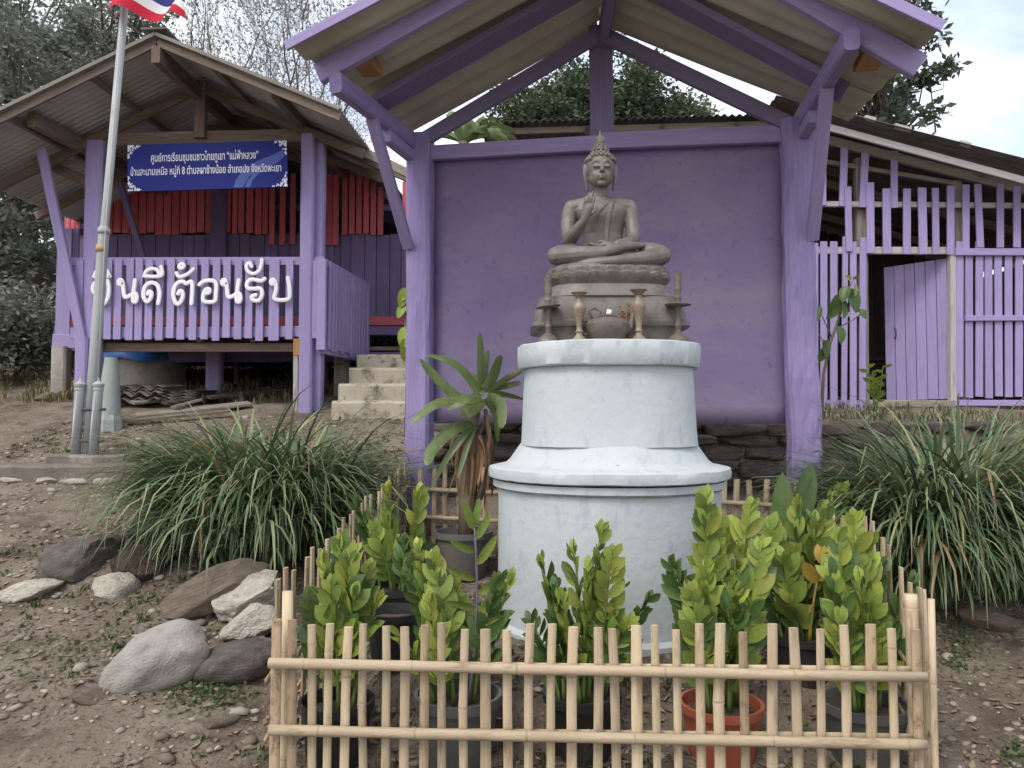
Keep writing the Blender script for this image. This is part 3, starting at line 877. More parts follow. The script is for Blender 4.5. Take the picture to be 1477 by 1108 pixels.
for nm, p, q, w, t in (('back_wall', (xw0, 13.6, 0), (xw1, 13.6, 0), 0, 0),):
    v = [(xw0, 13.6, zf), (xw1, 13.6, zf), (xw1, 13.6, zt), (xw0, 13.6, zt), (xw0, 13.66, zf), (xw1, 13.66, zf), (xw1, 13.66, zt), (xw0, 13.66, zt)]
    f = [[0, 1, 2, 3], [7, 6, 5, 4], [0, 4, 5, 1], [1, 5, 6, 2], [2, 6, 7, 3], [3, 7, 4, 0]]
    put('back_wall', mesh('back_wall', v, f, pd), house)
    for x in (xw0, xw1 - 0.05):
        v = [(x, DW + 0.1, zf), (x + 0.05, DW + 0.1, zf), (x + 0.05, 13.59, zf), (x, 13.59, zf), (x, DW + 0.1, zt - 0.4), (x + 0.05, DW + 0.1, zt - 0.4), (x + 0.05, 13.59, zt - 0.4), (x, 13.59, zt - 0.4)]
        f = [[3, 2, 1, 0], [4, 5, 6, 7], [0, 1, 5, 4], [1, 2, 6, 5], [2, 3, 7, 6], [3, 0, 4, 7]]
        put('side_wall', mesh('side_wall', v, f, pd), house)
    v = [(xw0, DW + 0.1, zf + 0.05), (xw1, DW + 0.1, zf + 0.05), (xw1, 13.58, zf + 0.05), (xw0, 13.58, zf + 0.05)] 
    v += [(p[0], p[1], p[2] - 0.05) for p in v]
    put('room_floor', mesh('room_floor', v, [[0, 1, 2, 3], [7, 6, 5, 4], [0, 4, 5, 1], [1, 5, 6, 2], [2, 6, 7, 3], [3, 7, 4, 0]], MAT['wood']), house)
# roof
RF = 7.55
drx = 0.062
def back(p, d): return Vector((p.x + drx * (d - p.y), d, p.z))
hfr, hle, hre = W(225, 50, RF), W(-130, 224, RF), W(490, 158, RF)
DB = 14.2
for e in (hle, hre):
    c = (e, back(e, DB), back(hfr, DB), hfr)
    for k in range(8):
        corrugated('roof_sheet', c, k / 8 - 0.004, (k + 1) / 8 + 0.006, 0.082, 0.010, 0.0025, MAT['zinc'], house, 0.012 + 0.006 * (k % 2), per=7, rows=2, ov=0.0)
    sl = (e - hfr)
    # weathered boards along the front edge
    plank('barge_board', e + Vector((0, 0.03, -0.07)), hfr + Vector((0, 0.03, -0.07)), 0.075, 0.03, wd, house, ZS)
    plank('edge_strip', e + Vector((0, -0.02, 0.0)), hfr + Vector((0, -0.02, 0.0)), 0.035, 0.02, MAT['wood_grey'], house, ZS)
    for d in (8.5, 9.4, 10.3):
        plank('rafter', back(e, d) + Vector((0, 0, -0.13)), back(hfr, d) + Vector((0, 0, -0.13)), 0.10, 0.05, wd, house, ZS)
    for t in (0.28, 0.62):
        p = hfr.lerp(e, t) + Vector((0, 0.02, -0.055))
        plank('purlin', p, back(p, 12), 0.06, 0.06, wd, house, ZS)
plank('ridge_beam', hfr + Vector((0, 0.0, -0.20)), back(hfr, 12) + Vector((0, 0, -0.20)), 0.17, 0.09, wd, house, ZS)
plank('ridge_cap', hfr + Vector((0, -0.06, 0.035)), back(hfr, DB) + Vector((0, 0, 0.035)), 0.26, 0.02, MAT['zinc_rust'], house, XS)
# plate beams that stick out past the posts
pa = W(45, 172, 7.75); plank('plate_beam', pa, back(pa, 12) + Vector((0.2, 0, 0)), 0.15, 0.09, wd, house, ZS)
pa2 = W(397, 133, 7.72); plank('plate_beam', pa2, Vector((back(pa2, 12).x, 12, pa2.z - 0.10)), 0.13, 0.08, wd, house, ZS)
bar_px('tie_beam', 128, 203, 452, 196, DV + 0.05, 19, 0.07, wd, house)
box_px('king_post', 281, 297, 118, 200, DV + 0.0, 0.09, wd, house)
bar_px('strut', 35, 222, 130, 264, DV + 0.3, 14, 0.06, wd, house)
bar_px('eave_board', 455, 186, 596, 254, DV + 0.25, 13, 0.05, wg, house)
bar_px('eave_board', 470, 206, 600, 262, DV + 0.6, 12, 0.05, wd, house)
plank('strut', W(296, 185, DV + 0.2), W(420, 190, DV + 1.6), 0.08, 0.05, wd, house, ZS)

# ------------------------------------------------------------------ name board under the gable
SD = 8.30
s00, s10, s01 = W(185, 277, SD), W(415.5, 270, SD), W(182, 210, SD)
sw = (s10 - s00).length
sh = (s01 - s00).length
sx = (s10 - s00).normalized()
sy = Vector((0, -1, 0)); sz = sx.cross(Vector((0, 1, 0))).normalized()
if sz.z < 0: sz = -sz
SM = Matrix((sx, Vector((0, 1, 0)), sz)).transposed().to_4x4(); SM.translation = s00
board = put('name_board', mesh('name_board', *[[(x, y, z) for y in (-0.012, 0.012) for z in (0, sh) for x in (0, sw)], [[0, 1, 3, 2], [5, 4, 6, 7], [0, 4, 5, 1], [2, 3, 7, 6], [0, 2, 6, 4], [1, 5, 7, 3]]], MAT['sign_blue']), None, SM)
tag(board, 'blue rectangular name board with white Thai lettering hung under the house gable', 'sign')

def flat_poly(name, pts, m, parent, M, y):
    v = [(p[0], y, p[1]) for p in pts] + [(p[0], y + 0.001, p[1]) for p in pts]
    n = len(pts)
    f = [list(range(n)), list(range(2 * n - 1, n - 1, -1))]
    return put(name, mesh(name, v, f, m), parent, M)

def text_mesh(name, body, m, width, height, x, z, parent, M, y=-0.0155, bold=0.012):
    cu = bpy.data.curves.new(name, 'FONT')
    cu.body = body
    cu.size = 1.0
    cu.offset = bold
    cu.resolution_u = 3
    cu.extrude = 0.0
    to = bpy.data.objects.new('tmp', cu)
    col.objects.link(to)
    dg = bpy.context.evaluated_depsgraph_get()
    dg.update()
    me = bpy.data.meshes.new_from_object(to.evaluated_get(dg))
    bpy.data.objects.remove(to)
    bpy.data.curves.remove(cu)
    if len(me.vertices) == 0: return None
    vs = np.array([v.co[:] for v in me.vertices])
    lo, hi = vs.min(0), vs.max(0)
    sxx = width / (hi[0] - lo[0]); syy = height / (hi[1] - lo[1])
    for v in me.vertices:
        v.co = Vector((x + (v.co.x - lo[0]) * sxx, y, z + (v.co.y - lo[1]) * syy))
    me.materials.clear(); me.materials.append(m)
    return put(name, me, parent, M)

zs_ = sw / (1390 - 80)      # zoom pixels -> metres on the board
text_mesh('lettering', 'ศูนย์การเรียนชุมชนชาวไทยภูเขา “แม่ฟ้าหลวง”', MAT['sign_white'], (1155 - 275) * zs_, 104 * zs_, (275 - 80) * zs_, (490 - 274) * zs_, board, SM)
text_mesh('lettering', 'บ้านสะนามเหนือ หมู่ที่ 8 ตำบลผาช้างน้อย อำเภอปง จังหวัดพะเยา', MAT['sign_white'], (1340 - 106) * zs_, 100 * zs_, (106 - 80) * zs_, (490 - 384) * zs_, board, SM)
# lighter swooshes and the corner ornaments
sw_pts = [(0.66, 0.02), (0.68, 0.2), (0.73, 0.40), (0.80, 0.55), (0.90, 0.68), (0.975, 0.80), (0.985, 0.66), (0.93, 0.50), (0.84, 0.40), (0.76, 0.25), (0.72, 0.02)]
flat_poly('swoosh', [(p[0] * sw, p[1] * sh) for p in sw_pts], MAT['sign_swoosh'], board, SM, -0.0132)
sw_pts = [(0.73, 0.02), (0.755, 0.18), (0.80, 0.35), (0.87, 0.42), (0.82, 0.30), (0.78, 0.16), (0.765, 0.02)]
flat_poly('swoosh', [(p[0] * sw, p[1] * sh) for p in sw_pts], MAT['sign_swoosh'], board, SM, -0.0136)
rr = random.Random(3)
for cx_, cz_, sxn, szn in ((0, 0, 1, 1), (1, 0, -1, 1), (0, 1, 1, -1), (1, 1, -1, -1)):
    g = Geo()
    for i in range(46):
        u, w_ = rr.random(), rr.random()
        if u + w_ > 1: u, w_ = 1 - u, 1 - w_
        u, w_ = u ** 1.5, w_ ** 1.5
        cx2, cz2 = 0.008 + u * 0.17, 0.008 + w_ * 0.19
        an = rr.uniform(0, 6.28); a_, b_ = rr.uniform(0.010, 0.018), rr.uniform(0.004, 0.007)
        pts = []
        for j in range(7):
            t = 2 * math.pi * j / 7
            ex_, ez_ = a_ * math.cos(t), b_ * math.sin(t)
            xx = max(0.002, cx2 + ex_ * math.cos(an) - ez_ * math.sin(an)); zz = max(0.002, cz2 + ex_ * math.sin(an) + ez_ * math.cos(an))
            pts.append((cx_ * sw + sxn * xx, -0.0135 - i * 0.00004, cz_ * sh + szn * zz))
        g.add(pts, [list(range(7))])
    put('corner_ornament', g.mesh('corner_ornament', MAT['sign_white']), board, SM)

# ------------------------------------------------------------------ cut-out welcome letters on the railing
def catmull(pts, n=6, closed=False):
    P = [Vector(p) for p in pts]
    out = []
    m = len(P)
    rng = range(m) if closed else range(m - 1)
    for i in rng:
        g = (lambda k: P[k % m]) if closed else (lambda k: P[min(max(k, 0), m - 1)])
        p0, p1, p2, p3 = g(i - 1), g(i), g(i + 1), g(i + 2)
        for j in range(n):
            t = j / n
            out.append(0.5 * (2 * p1 + (p2 - p0) * t + (2 * p0 - 5 * p1 + 4 * p2 - p3) * t * t + (3 * p1 - p0 - 3 * p2 + p3) * t ** 3))
    out.append(P[0] if closed else P[-1])
    return out

def stroke(g, pts, wz, closed=False, depth=0.02):
    """flat rounded ribbon along a path drawn in zoomed pixels"""
    pts = catmull([(p[0], p[1], 0) for p in pts], 5, closed)
    s = (DV - 0.1) / F / 4.616
    r = wz * s / 2
    P = []
    for p in pts:
        q = W(120 + p.x / 4.616, 360 + p.y / 4.616, DV - 0.095); P.append(q)
    prof = [(-1, 0.5), (-1.0, -0.2), (-0.86, -0.5), (-0.4, -0.60), (0.4, -0.60), (0.86, -0.5), (1.0, -0.2), (1, 0.5)]
    ext = []
    def ring(c, t, k):
        s_ = Vector((-t.z, 0, t.x))
        return [c + s_ * (x * r * k) + Vector((0, y * depth, 0)) for x, y in prof]
    rows = []
    n = len(P)
    tan = [((P[min(i + 1, n - 1)] - P[max(i - 1, 0)]) * 1.0).normalized() for i in range(n)]
    if not closed:
        for a_ in (1.0, 0.92, 0.71, 0.38): rows.append(ring(P[0] - tan[0] * r * a_, tan[0], max(0.05, math.sqrt(max(0, 1 - a_ * a_)))))
    for p, t in zip(P, tan): rows.append(ring(p, t, 1))
    if not closed:
        for a_ in (0.38, 0.71, 0.92, 1.0): rows.append(ring(P[-1] + tan[-1] * r * a_, tan[-1], max(0.05, math.sqrt(max(0, 1 - a_ * a_)))))
    v = [q for rw in rows for q in rw]
    k = len(prof)
    f = []
    for i in range(len(rows) - 1):
        for j in range(k):
            f.append([i * k + j, i * k + (j + 1) % k, (i + 1) * k + (j + 1) % k, (i + 1) * k + j])
    f.append(list(range(k - 1, -1, -1))); f.append(list(range((len(rows) - 1) * k, len(rows) * k)))
    g.add(v, f)

def no_nu(dx):
    return [[(262 + dx, 222), (254 + dx, 204), (240 + dx, 206), (236 + dx, 224), (248 + dx, 236), (262 + dx, 222), (268 + dx, 262), (276 + dx, 314), (300 + dx, 314), (345 + dx, 292), (358 + dx, 318), (352 + dx, 348), (335 + dx, 346), (332 + dx, 310), (340 + dx, 255), (346 + dx, 206)]]
letters = [
    ('first', [[(100, 296), (74, 288), (64, 258), (76, 228), (108, 212)], [(164, 210), (172, 262), (164, 325), (138, 364)], [(100, 296), (116, 335), (138, 364)]], 'ย'),
    ('dome', [[(78, 180), (86, 150), (122, 130), (158, 142), (176, 180)], [(74, 181), (178, 180)]], ''),
    ('nu', no_nu(0), ''),
    ('do', [[(500, 360), (510, 290), (492, 236), (450, 222), (412, 250), (402, 310), (424, 348), (448, 326), (456, 292), (440, 280), (432, 296)]], ''),
    ('ii', [[(408, 176), (420, 146), (456, 128), (494, 138), (510, 174)], [(408, 178), (520, 176), (519, 116)]], ''),
    ('to', [[(722, 360), (728, 250), (718, 214), (688, 228), (660, 214), (620, 232), (600, 290), (612, 348), (634, 364), (660, 330), (664, 290), (646, 276), (634, 294)]], ''),
    ('tho', [[(640, 112), (656, 96), (672, 108), (658, 126), (640, 120)], [(622, 158), (640, 182), (690, 168), (734, 132)]], ''),
    ('o', [[(776, 234), (806, 212), (862, 208), (886, 234), (884, 300), (874, 346), (806, 346), (800, 306), (816, 270), (838, 264), (840, 286), (822, 292)]], ''),
    ('nu', no_nu(690), ''),
    ('ro', [[(1208, 196), (1182, 210), (1124, 200), (1092, 224), (1098, 258), (1140, 262), (1180, 262), (1192, 298), (1172, 338), (1132, 338), (1124, 314), (1148, 304)]], ''),
    ('han', [[(1122, 112), (1108, 90), (1088, 106), (1094, 142), (1130, 162), (1170, 144), (1186, 106), (1190, 70)]], ''),
    ('bo', [[(1280, 218), (1266, 200), (1250, 214), (1260, 232), (1280, 222), (1286, 268), (1276, 330), (1366, 330), (1374, 262), (1364, 190)]], ''),
]
wl = W(130, 430, DV)
welcome = thing('welcome_letters', 'white cut-out Thai welcome lettering fixed across the purple veranda railing', 'lettering', (wl.x, DV - 0.07, wl.z))
for nm, strokes, _ in letters:
    g = Geo()
    for s_ in strokes: stroke(g, s_, 25 if nm in ('dome', 'ii', 'tho', 'han') else 28)
    put('letter', g.mesh('letter', MAT['letter_white'], True), welcome)

# ------------------------------------------------------------------ concrete steps to the veranda
st0 = W(545, 600, 8.3)
steps = thing('concrete_steps', 'worn mossy concrete steps leading up to the purple house', 'steps', (st0.x, 8.3, H0(st0.x, 8.3)))
for i, (xl_, yt, yb) in enumerate(((478, 578, 600), (488, 553, 580), (503, 530, 555), (515, 511, 532))):
    d = 8.15 + i * 0.32
    a = W(xl_, yt, d); 
    zt_ = a.z
    x1_ = W(625, yt, d).x
    zb_ = H0(a.x, d) - 0.3
    g = Geo()
    nxs = 14
    v, f = [], []
    prof = [(0.0, zb_), (0.0, zt_ - 0.03), (0.02, zt_ - 0.008), (0.05, zt_), (0.42, zt_), (0.42, zb_)]
    for j in range(nxs + 1):
        x = a.x + (x1_ - a.x) * j / nxs
        for (yy, zz) in prof:
            nn = noise.noise(Vector((x * 4, yy * 6 + i * 5, zz * 5))) * 0.014
            v.append((x + (noise.noise(Vector((zz * 9, i, 0))) * 0.02 if j == 0 else 0), d + yy + nn, zz + nn * 0.5))
    k = len(prof)
    for j in range(nxs):
        for q in range(k):
            f.append([j * k + q, j * k + (q + 1) % k, (j + 1) * k + (q + 1) % k, (j + 1) * k + q])
    f.append(list(range(k))); f.append(list(range(nxs * k + k - 1, nxs * k - 1, -1)))
    put('step', mesh('step', v, f, MAT['concrete_step'], False), steps)

# ------------------------------------------------------------------ slatted shed on the right
RD = 8.5
sb = W(1330, 592, RD)
shed = thing('slatted_shed', 'purple slatted wooden shed with open plank door and low corrugated roof', 'shed', (sb.x, RD, H0(sb.x, RD)))
pl = MAT['wood_pale']
Z6 = lambda x, y: (1100 + x / 2.517, 180 + y / 2.517)
def sslat(x0, x1, y0, y1, d=RD, m=pu, lean=0.0):
    (a0, b0), (a1, b1) = Z6(x0, y0), Z6(x1, y1)
    p, q = W((a0 + a1) / 2, b1, d), W((a0 + a1) / 2 + lean, b0, d)
    plank('slat', p, q, (a1 - a0) * d / F, 0.022, m, shed, XS, skew=0.06)
def sbar(nm, x0, y0, x1, y1, hz, m, d=RD + 0.03, t=0.045):
    (a0, b0), (a1, b1) = Z6(x0, y0), Z6(x1, y1)
    plank(nm, W(a0, b0, d), W(a1, b1, d), hz / 2.517 * d / F, t, m, shed, ZS)
for (x0, x1, y0, y1, ln) in ((180, 201, 430, 1030, 0), (209, 234, 424, 1034, 0), (245, 271, 424, 1030, 0), (285, 305, 406, 1036, 2), (317, 340, 425, 1038, 0), (350, 374, 410, 1040, 1)):
    sslat(x0, x1, y0, y1, RD - 0.01, lean=ln)
for (x0, x1, y0, y1, ln) in ((302, 326, 225, 460, -2), (378, 406, 210, 466, -1), (437, 466, 232, 468, -1), (510, 537, 233, 470, 0), (568, 598, 229, 470, -2), (617, 641, 230, 470, -1), (669, 695, 222, 472, 0), (725, 750, 218, 450, 0), (778, 803, 216, 446, -4), (850, 875, 214, 446, 0), (910, 936, 224, 446, 0), (968, 995, 224, 446, 0), (1020, 1046, 220, 446, 0), (1078, 1104, 222, 446, 1), (1136, 1162, 226, 446, 0), (1196, 1222, 228, 446, 0), (1254, 1280, 232, 446, -1)):
    sslat(x0, x1, y0, y1, RD - 0.03, lean=ln)
for (x0, x1, y0, y1, ln) in ((208, 230, 70, 292, 0), (277, 303, 60, 296, 3), (350, 377, 76, 300, 4), (465, 490, 96, 302, 0), (150, 172, 60, 292, 0)):
    sslat(x0, x1, y0, y1, RD - 0.012, lean=ln)
sbar('rail', 130, 288, 1310, 298, 20, pl, RD + 0.02)
sbar('rail', 180, 457, 695, 458, 26, pl, RD + 0.02)
sbar('rail', 150, 122, 700, 214, 16, MAT['wood_grey'], RD + 0.09)
sbar('rail', 180, 688, 376, 690, 18, pl, RD + 0.02)
sbar('rail', 180, 1006, 376, 1010, 16, pu, RD + 0.02)
x = 700
i = 0
while x < 1290:
    sslat(x, x + 27, (424 if i in (0, 2) else 476) , 990 + (random.uniform(-4, 4)), RD - 0.01, lean=random.uniform(-1.5, 1.5))
    x += 36; i += 1
sbar('head_beam', 697, 463, 1310, 463, 26, pu, RD - 0.032, 0.05)
sbar('rail', 735, 703, 1310, 700, 20, pu, RD - 0.032, 0.04)
sbar('sill_beam', 690, 1010, 1310, 1012, 22, pu, RD - 0.035, 0.05)
sbar('threshold', 378, 1012, 686, 1014, 26, MAT['wood_grey'], RD - 0.03, 0.14)
a0, b0 = Z6(685, 470); a1, b1 = Z6(688, 1005)
plank('door_post', W(a1, b1, RD + 0.01), W(a0, b0, RD + 0.01), 0.065, 0.08, pl, shed, XS)
a0, b0 = Z6(350, 250)
pp_ = W(a0, b0, RD + 0.12)
for px_ in (1239, 1378, 1520):
    q = W(px_, 230 if px_ < 1300 else 262, RD + 0.12)
    hewn('post', (q.x, q.y, H0(q.x, q.y) - 0.2), q, 0.12, 0.12, MAT['wood_grey'], shed, XS, 0.006, px_, 10)
# plank door swung inwards
hx, hy = Z6(668, 480); fx, fy = Z6(440, 520)
hin = W(hx, hy, RD + 0.06)
zbot = W(hx, Z6(0, 998)[1], RD + 0.06).z
far = W(fx, fy, RD + 0.5)
door = put('door', mesh('door', *chamfer(0.05, 0.03, hin.z - zbot - 0.1), MAT['purple_dark']), shed, frame(Vector((hin.x, hin.y + 0.04, zbot + 0.05)), Vector((hin.x, hin.y + 0.04, hin.z - 0.05)), XS))
dv = Vector((far.x - hin.x, far.y - hin.y, 0)); dl = dv.length; dv.normalize()
nb = 6
for i in range(nb):
    c = Vector((hin.x, hin.y, 0)) + dv * (dl * (i + 0.5) / nb)
    plank('door_plank', (c.x, c.y, zbot + random.uniform(0, 0.01)), (c.x, c.y, hin.z - 0.02 - 0.02 * i / nb), dl / nb - 0.006, 0.022, pu, door, dv)
for zz in (zbot + 0.3, hin.z - 0.35):
    c0 = Vector((hin.x, hin.y + 0.03, zz)) + dv * 0.04; c1 = Vector((hin.x, hin.y + 0.03, zz)) + dv * (dl - 0.04)
    plank('ledge', c0, c1, 0.09, 0.02, MAT['purple_dark'], door, ZS)
c = Vector((hin.x, hin.y - 0.02, 0)) + dv * (dl * 0.86)
tube('door_handle', [(c.x, c.y, zbot + 0.72), (c.x, c.y - 0.03, zbot + 0.74), (c.x, c.y - 0.03, zbot + 0.82), (c.x, c.y, zbot + 0.84)], [0.008] * 4, MAT['iron'], door)
# boarded back and side walls, their wood coloured dark for the shade inside
bx0, bx1, bz = W(1050, 400, RD).x, W(1560, 400, RD).x, H0(4, 11) 
xx = bx0
while xx < bx1 + 0.8:
    if True:
        zr = W(1120, 140, 8.0).z + (W(1740, 297.5, 8.0).z - W(1120, 140, 8.0).z) * max(0, min(1, (xx - W(1120, 140, 8.0).x) / (W(1740, 297.5, 8.0).x - W(1120, 140, 8.0).x)))
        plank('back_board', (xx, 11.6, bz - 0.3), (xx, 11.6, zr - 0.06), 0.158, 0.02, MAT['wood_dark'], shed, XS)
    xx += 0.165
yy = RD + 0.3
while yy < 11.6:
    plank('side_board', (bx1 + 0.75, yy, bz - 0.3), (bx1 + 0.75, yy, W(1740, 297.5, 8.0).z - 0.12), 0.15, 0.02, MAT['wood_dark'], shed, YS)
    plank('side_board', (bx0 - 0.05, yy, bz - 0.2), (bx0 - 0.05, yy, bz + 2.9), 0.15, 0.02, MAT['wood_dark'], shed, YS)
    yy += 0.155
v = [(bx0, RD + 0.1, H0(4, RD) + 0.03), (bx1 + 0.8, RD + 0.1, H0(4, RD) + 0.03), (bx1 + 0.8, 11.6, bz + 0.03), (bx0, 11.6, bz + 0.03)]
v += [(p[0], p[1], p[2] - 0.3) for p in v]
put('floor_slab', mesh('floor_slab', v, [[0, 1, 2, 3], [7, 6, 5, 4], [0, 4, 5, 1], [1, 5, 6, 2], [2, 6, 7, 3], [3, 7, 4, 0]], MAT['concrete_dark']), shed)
# bench seen through the door
plank('bench_top', (W(1245, 500, 10).x, 10.2, bz + 0.5), (W(1300, 500, 10).x, 10.2, bz + 0.5), 0.35, 0.05, MAT['wood_dark'], shed, YS)
# lean-to roof, falling to the right
r0, r1 = W(1120, 140, 8.0), W(1740, 297.5, 8.0)
c = (r1, Vector((r1.x, 12.2, r1.z)), Vector((r0.x, 12.2, r0.z)), r0)
for k in range(6):
    corrugated('roof_sheet', c, k / 6 - 0.004, (k + 1) / 6 + 0.006, 0.13, 0.014, 0.004, MAT['zinc_rust'], shed, 0.02 + 0.008 * (k % 2), per=6, rows=2)
plank('fascia', W(1195, 184, 8.12), W(1720, 326.5, 8.12), 0.075, 0.03, pl, shed, ZS)
for d in (8.5, 9.7, 10.9):
    plank('rafter', Vector((r0.x, d, r0.z - 0.09)), Vector((r1.x, d, r1.z - 0.09)), 0.10, 0.05, MAT['wood_grey'], shed, ZS)
for px_, py_ in ((1247, 178), (1290, 190), (1298, 192), (1384, 214)):
    p = W(px_, py_ - 8, 8.06)
    plank('roof_peg', p, p + Vector((0.11, 0, -0.03)), 0.05, 0.05, pl, shed, ZS)
# hall roof with a level eave behind the shrine
hall0 = W(900, 400, 9.2)
hall = thing('community_hall', 'long dark hall with rusty level corrugated eave behind the shrine back panel', 'building', (hall0.x, 9.2, H0(hall0.x, 9.2)))
e0, e1 = W(695, 176, 8.25), W(1132, 164, 8.25)
k0, k1 = Vector((e0.x, 11.2, e0.z + 0.55)), Vector((e1.x, 11.2, e1.z + 0.55))
c = (e0, e1, k1, k0)
for k in range(5):
    corrugated('roof_sheet', c, k / 5 - 0.004, (k + 1) / 5 + 0.006, 0.082, 0.012, 0.003, MAT['zinc_rust'], hall, 0.0 + 0.006 * (k % 2), per=8, rows=2)
plank('eave_beam', e0 + Vector((0.1, 0.12, -0.07)), e1 + Vector((0, 0.12, -0.07)), 0.07, 0.05, MAT['wood'], hall, ZS)
for i in range(4):
    t = (i + 0.4) / 4
    p = e0.lerp(e1, t) + Vector((0, 0.08, -0.10))
    plank('rafter', p, p + Vector((0, 2.9, 0.52)), 0.08, 0.05, MAT['wood_dark'], hall, ZS)
    q = e0.lerp(e1, t)
    hewn('post', (q.x, 8.5, H0(q.x, 8.5) - 0.2), (q.x, 8.5, q.z - 0.02), 0.11, 0.11, MAT['wood_grey'], hall, XS, 0.006, i, 8)
xx = e0.x + 0.1
while xx < e1.x:
    plank('wall_board', (xx, 9.3, H0(xx, 9.3) - 0.1), (xx, 9.3, e0.z + 0.05), 0.17, 0.02, MAT['wood_dark'], hall, XS)
    xx += 0.176

# ------------------------------------------------------------------ Buddha statue
SC = Vector((PX, PY + 0.03, ptop))
def zl(zx, zy): return ((zx / 3.358 + 700 - 876) / 274.0, (503 - (zy / 3.358 + 170)) / 274.0)
statue = thing('buddha_statue', 'weathered bronze seated Buddha statue with raised hand on lotus base', 'statue', SC)
bz_ = MAT['bronze']
SMx = Matrix.Translation(SC)

def blob(g, c, r, k=14, rows=9, M=None):
    """ellipsoid"""
    v, f = [], []
    for i in range(rows + 1):
        th = math.pi * i / rows
        for j in range(k):
            ph = 2 * math.pi * j / k
            v.append(Vector((math.sin(th) * math.cos(ph) * r[0], math.sin(th) * math.sin(ph) * r[1], -math.cos(th) * r[2])))
    for i in range(rows):
        for j in range(k):
            f.append([i * k + j, i * k + (j + 1) % k, (i + 1) * k + (j + 1) % k, (i + 1) * k + j])
    T = Matrix.Translation(c) @ (M if M is not None else Matrix.Identity(4))
    g.add(v, f, T)

def limb(g, pts, rs, k=12):
    """tapered limb with round ends"""
    pts = catmull(pts, 5) if len(pts) > 2 else [Vector(p) for p in pts]
    n = len(pts)
    m = len(rs)
    R = []
    for i in range(n):
        t = i / (n - 1) * (m - 1); a = int(min(t, m - 2)); R.append(rs[a] + (rs[a + 1] - rs[a]) * (t - a))
    d0 = (pts[0] - pts[1]).normalized(); d1 = (pts[-1] - pts[-2]).normalized()
    pre = [pts[0] + d0 * R[0] * q for q in (0.98, 0.8, 0.45)]; pr = [R[0] * q for q in (0.2, 0.6, 0.89)]
    post = [pts[-1] + d1 * R[-1] * q for q in (0.45, 0.8, 0.98)]; po = [R[-1] * q for q in (0.89, 0.6, 0.2)]
    v, f = tube_geo(pre + pts + post, pr + R + po, k)
    g.add(v, f)

def P3(zx, zy, y):
    x, z = zl(zx, zy)
    return Vector((x, y, z))

g = Geo()
# torso as one loft of ellipses
secs = [(668, 128, 0.095, 0.03, 582), (640, 116, 0.088, 0.03, 582), (605, 104, 0.078, 0.033, 580), (560, 99, 0.072, 0.034, 579), (520, 106, 0.076, 0.033, 577), (480, 122, 0.083, 0.03, 574), (445, 140, 0.082, 0.032, 571), (418, 138, 0.068, 0.035, 570), (396, 96, 0.052, 0.034, 569), (380, 50, 0.042, 0.03, 568)]
v, f = [], []
k = 28
for zy, hw, hd, y, cxz in secs:
    x, z = zl(cxz, zy)
    for j in range(k):
        an = 2 * math.pi * j / k
        v.append(Vector((x + math.cos(an) * hw / 3.358 / 274, y + math.sin(an) * hd, z)))
for i in range(len(secs) - 1):
    for j in range(k): f.append([i * k + j, i * k + (j + 1) % k, (i + 1) * k + (j + 1) % k, (i + 1) * k + j])
f.append(list(range(k - 1, -1, -1))); f.append(list(range((len(secs) - 1) * k, len(secs) * k)))
g.add(v, f)
limb(g, [P3(430, 425, 0.035), P3(570, 408, 0.035), P3(712, 425, 0.035)], [0.042, 0.05, 0.042])
blob(g, P3(528, 462, -0.012), (0.052, 0.036, 0.042)); blob(g, P3(614, 462, -0.012), (0.052, 0.036, 0.042))
# neck and head
limb(g, [P3(567, 405, 0.03), P3(567, 330, 0.015)], [0.040, 0.038])
hx_, hz_ = zl(567, 262)
g_body, g = g, Geo()
HP = Vector((hx_, 0.005, hz_ - 0.080))
HS = Matrix.Translation(HP) @ Matrix.Diagonal((1.13, 1.10, 1.13, 1)) @ Matrix.Translation(-HP)
blob(g, (hx_, 0.005, hz_ + 0.012), (0.066, 0.068, 0.075), 24, 16)
blob(g, (hx_, -0.012, hz_ - 0.035), (0.057, 0.054, 0.050), 24, 14)
blob(g, (hx_, -0.045, hz_ - 0.070), (0.020, 0.016, 0.014))
# face: nose, brows, lids, lips
limb(g, [(hx_, -0.058, hz_ + 0.022), (hx_, -0.072, hz_ - 0.014)], [0.006, 0.0095], 8)
blob(g, (hx_, -0.070, hz_ - 0.018), (0.0135, 0.007, 0.0065))
for s in (-1, 1):
    limb(g, [(hx_ + s * 0.008, -0.060, hz_ + 0.024), (hx_ + s * 0.026, -0.057, hz_ + 0.032), (hx_ + s * 0.046, -0.044, hz_ + 0.022)], [0.0045, 0.0045, 0.003], 8)
    blob(g, (hx_ + s * 0.025, -0.052, hz_ + 0.010), (0.0155, 0.010, 0.0085))
    limb(g, [(hx_ + s * 0.012, -0.063, hz_ + 0.006), (hx_ + s * 0.026, -0.0635, hz_ + 0.003), (hx_ + s * 0.040, -0.054, hz_ + 0.008)], [0.0032, 0.0036, 0.003], 6)
    limb(g, [(hx_ + s * 0.001, -0.068, hz_ - 0.041), (hx_ + s * 0.018, -0.062, hz_ - 0.037)], [0.0055, 0.003], 8)
    blob(g, (hx_ + s * 0.03, -0.042, hz_ - 0.028), (0.018, 0.014, 0.018))
    # long ears
    limb(g, [(hx_ + s * 0.070, 0.012, hz_ + 0.025), (hx_ + s * 0.073, 0.008, hz_ - 0.01), (hx_ + s * 0.066, 0.006, hz_ - 0.05), (hx_ + s * 0.060, 0.008, hz_ - 0.088)], [0.012, 0.011, 0.009, 0.006], 10)
blob(g, (hx_, -0.066, hz_ - 0.0505), (0.012, 0.006, 0.0045))
g_body.add(g.v, g.f, HS); g = g_body
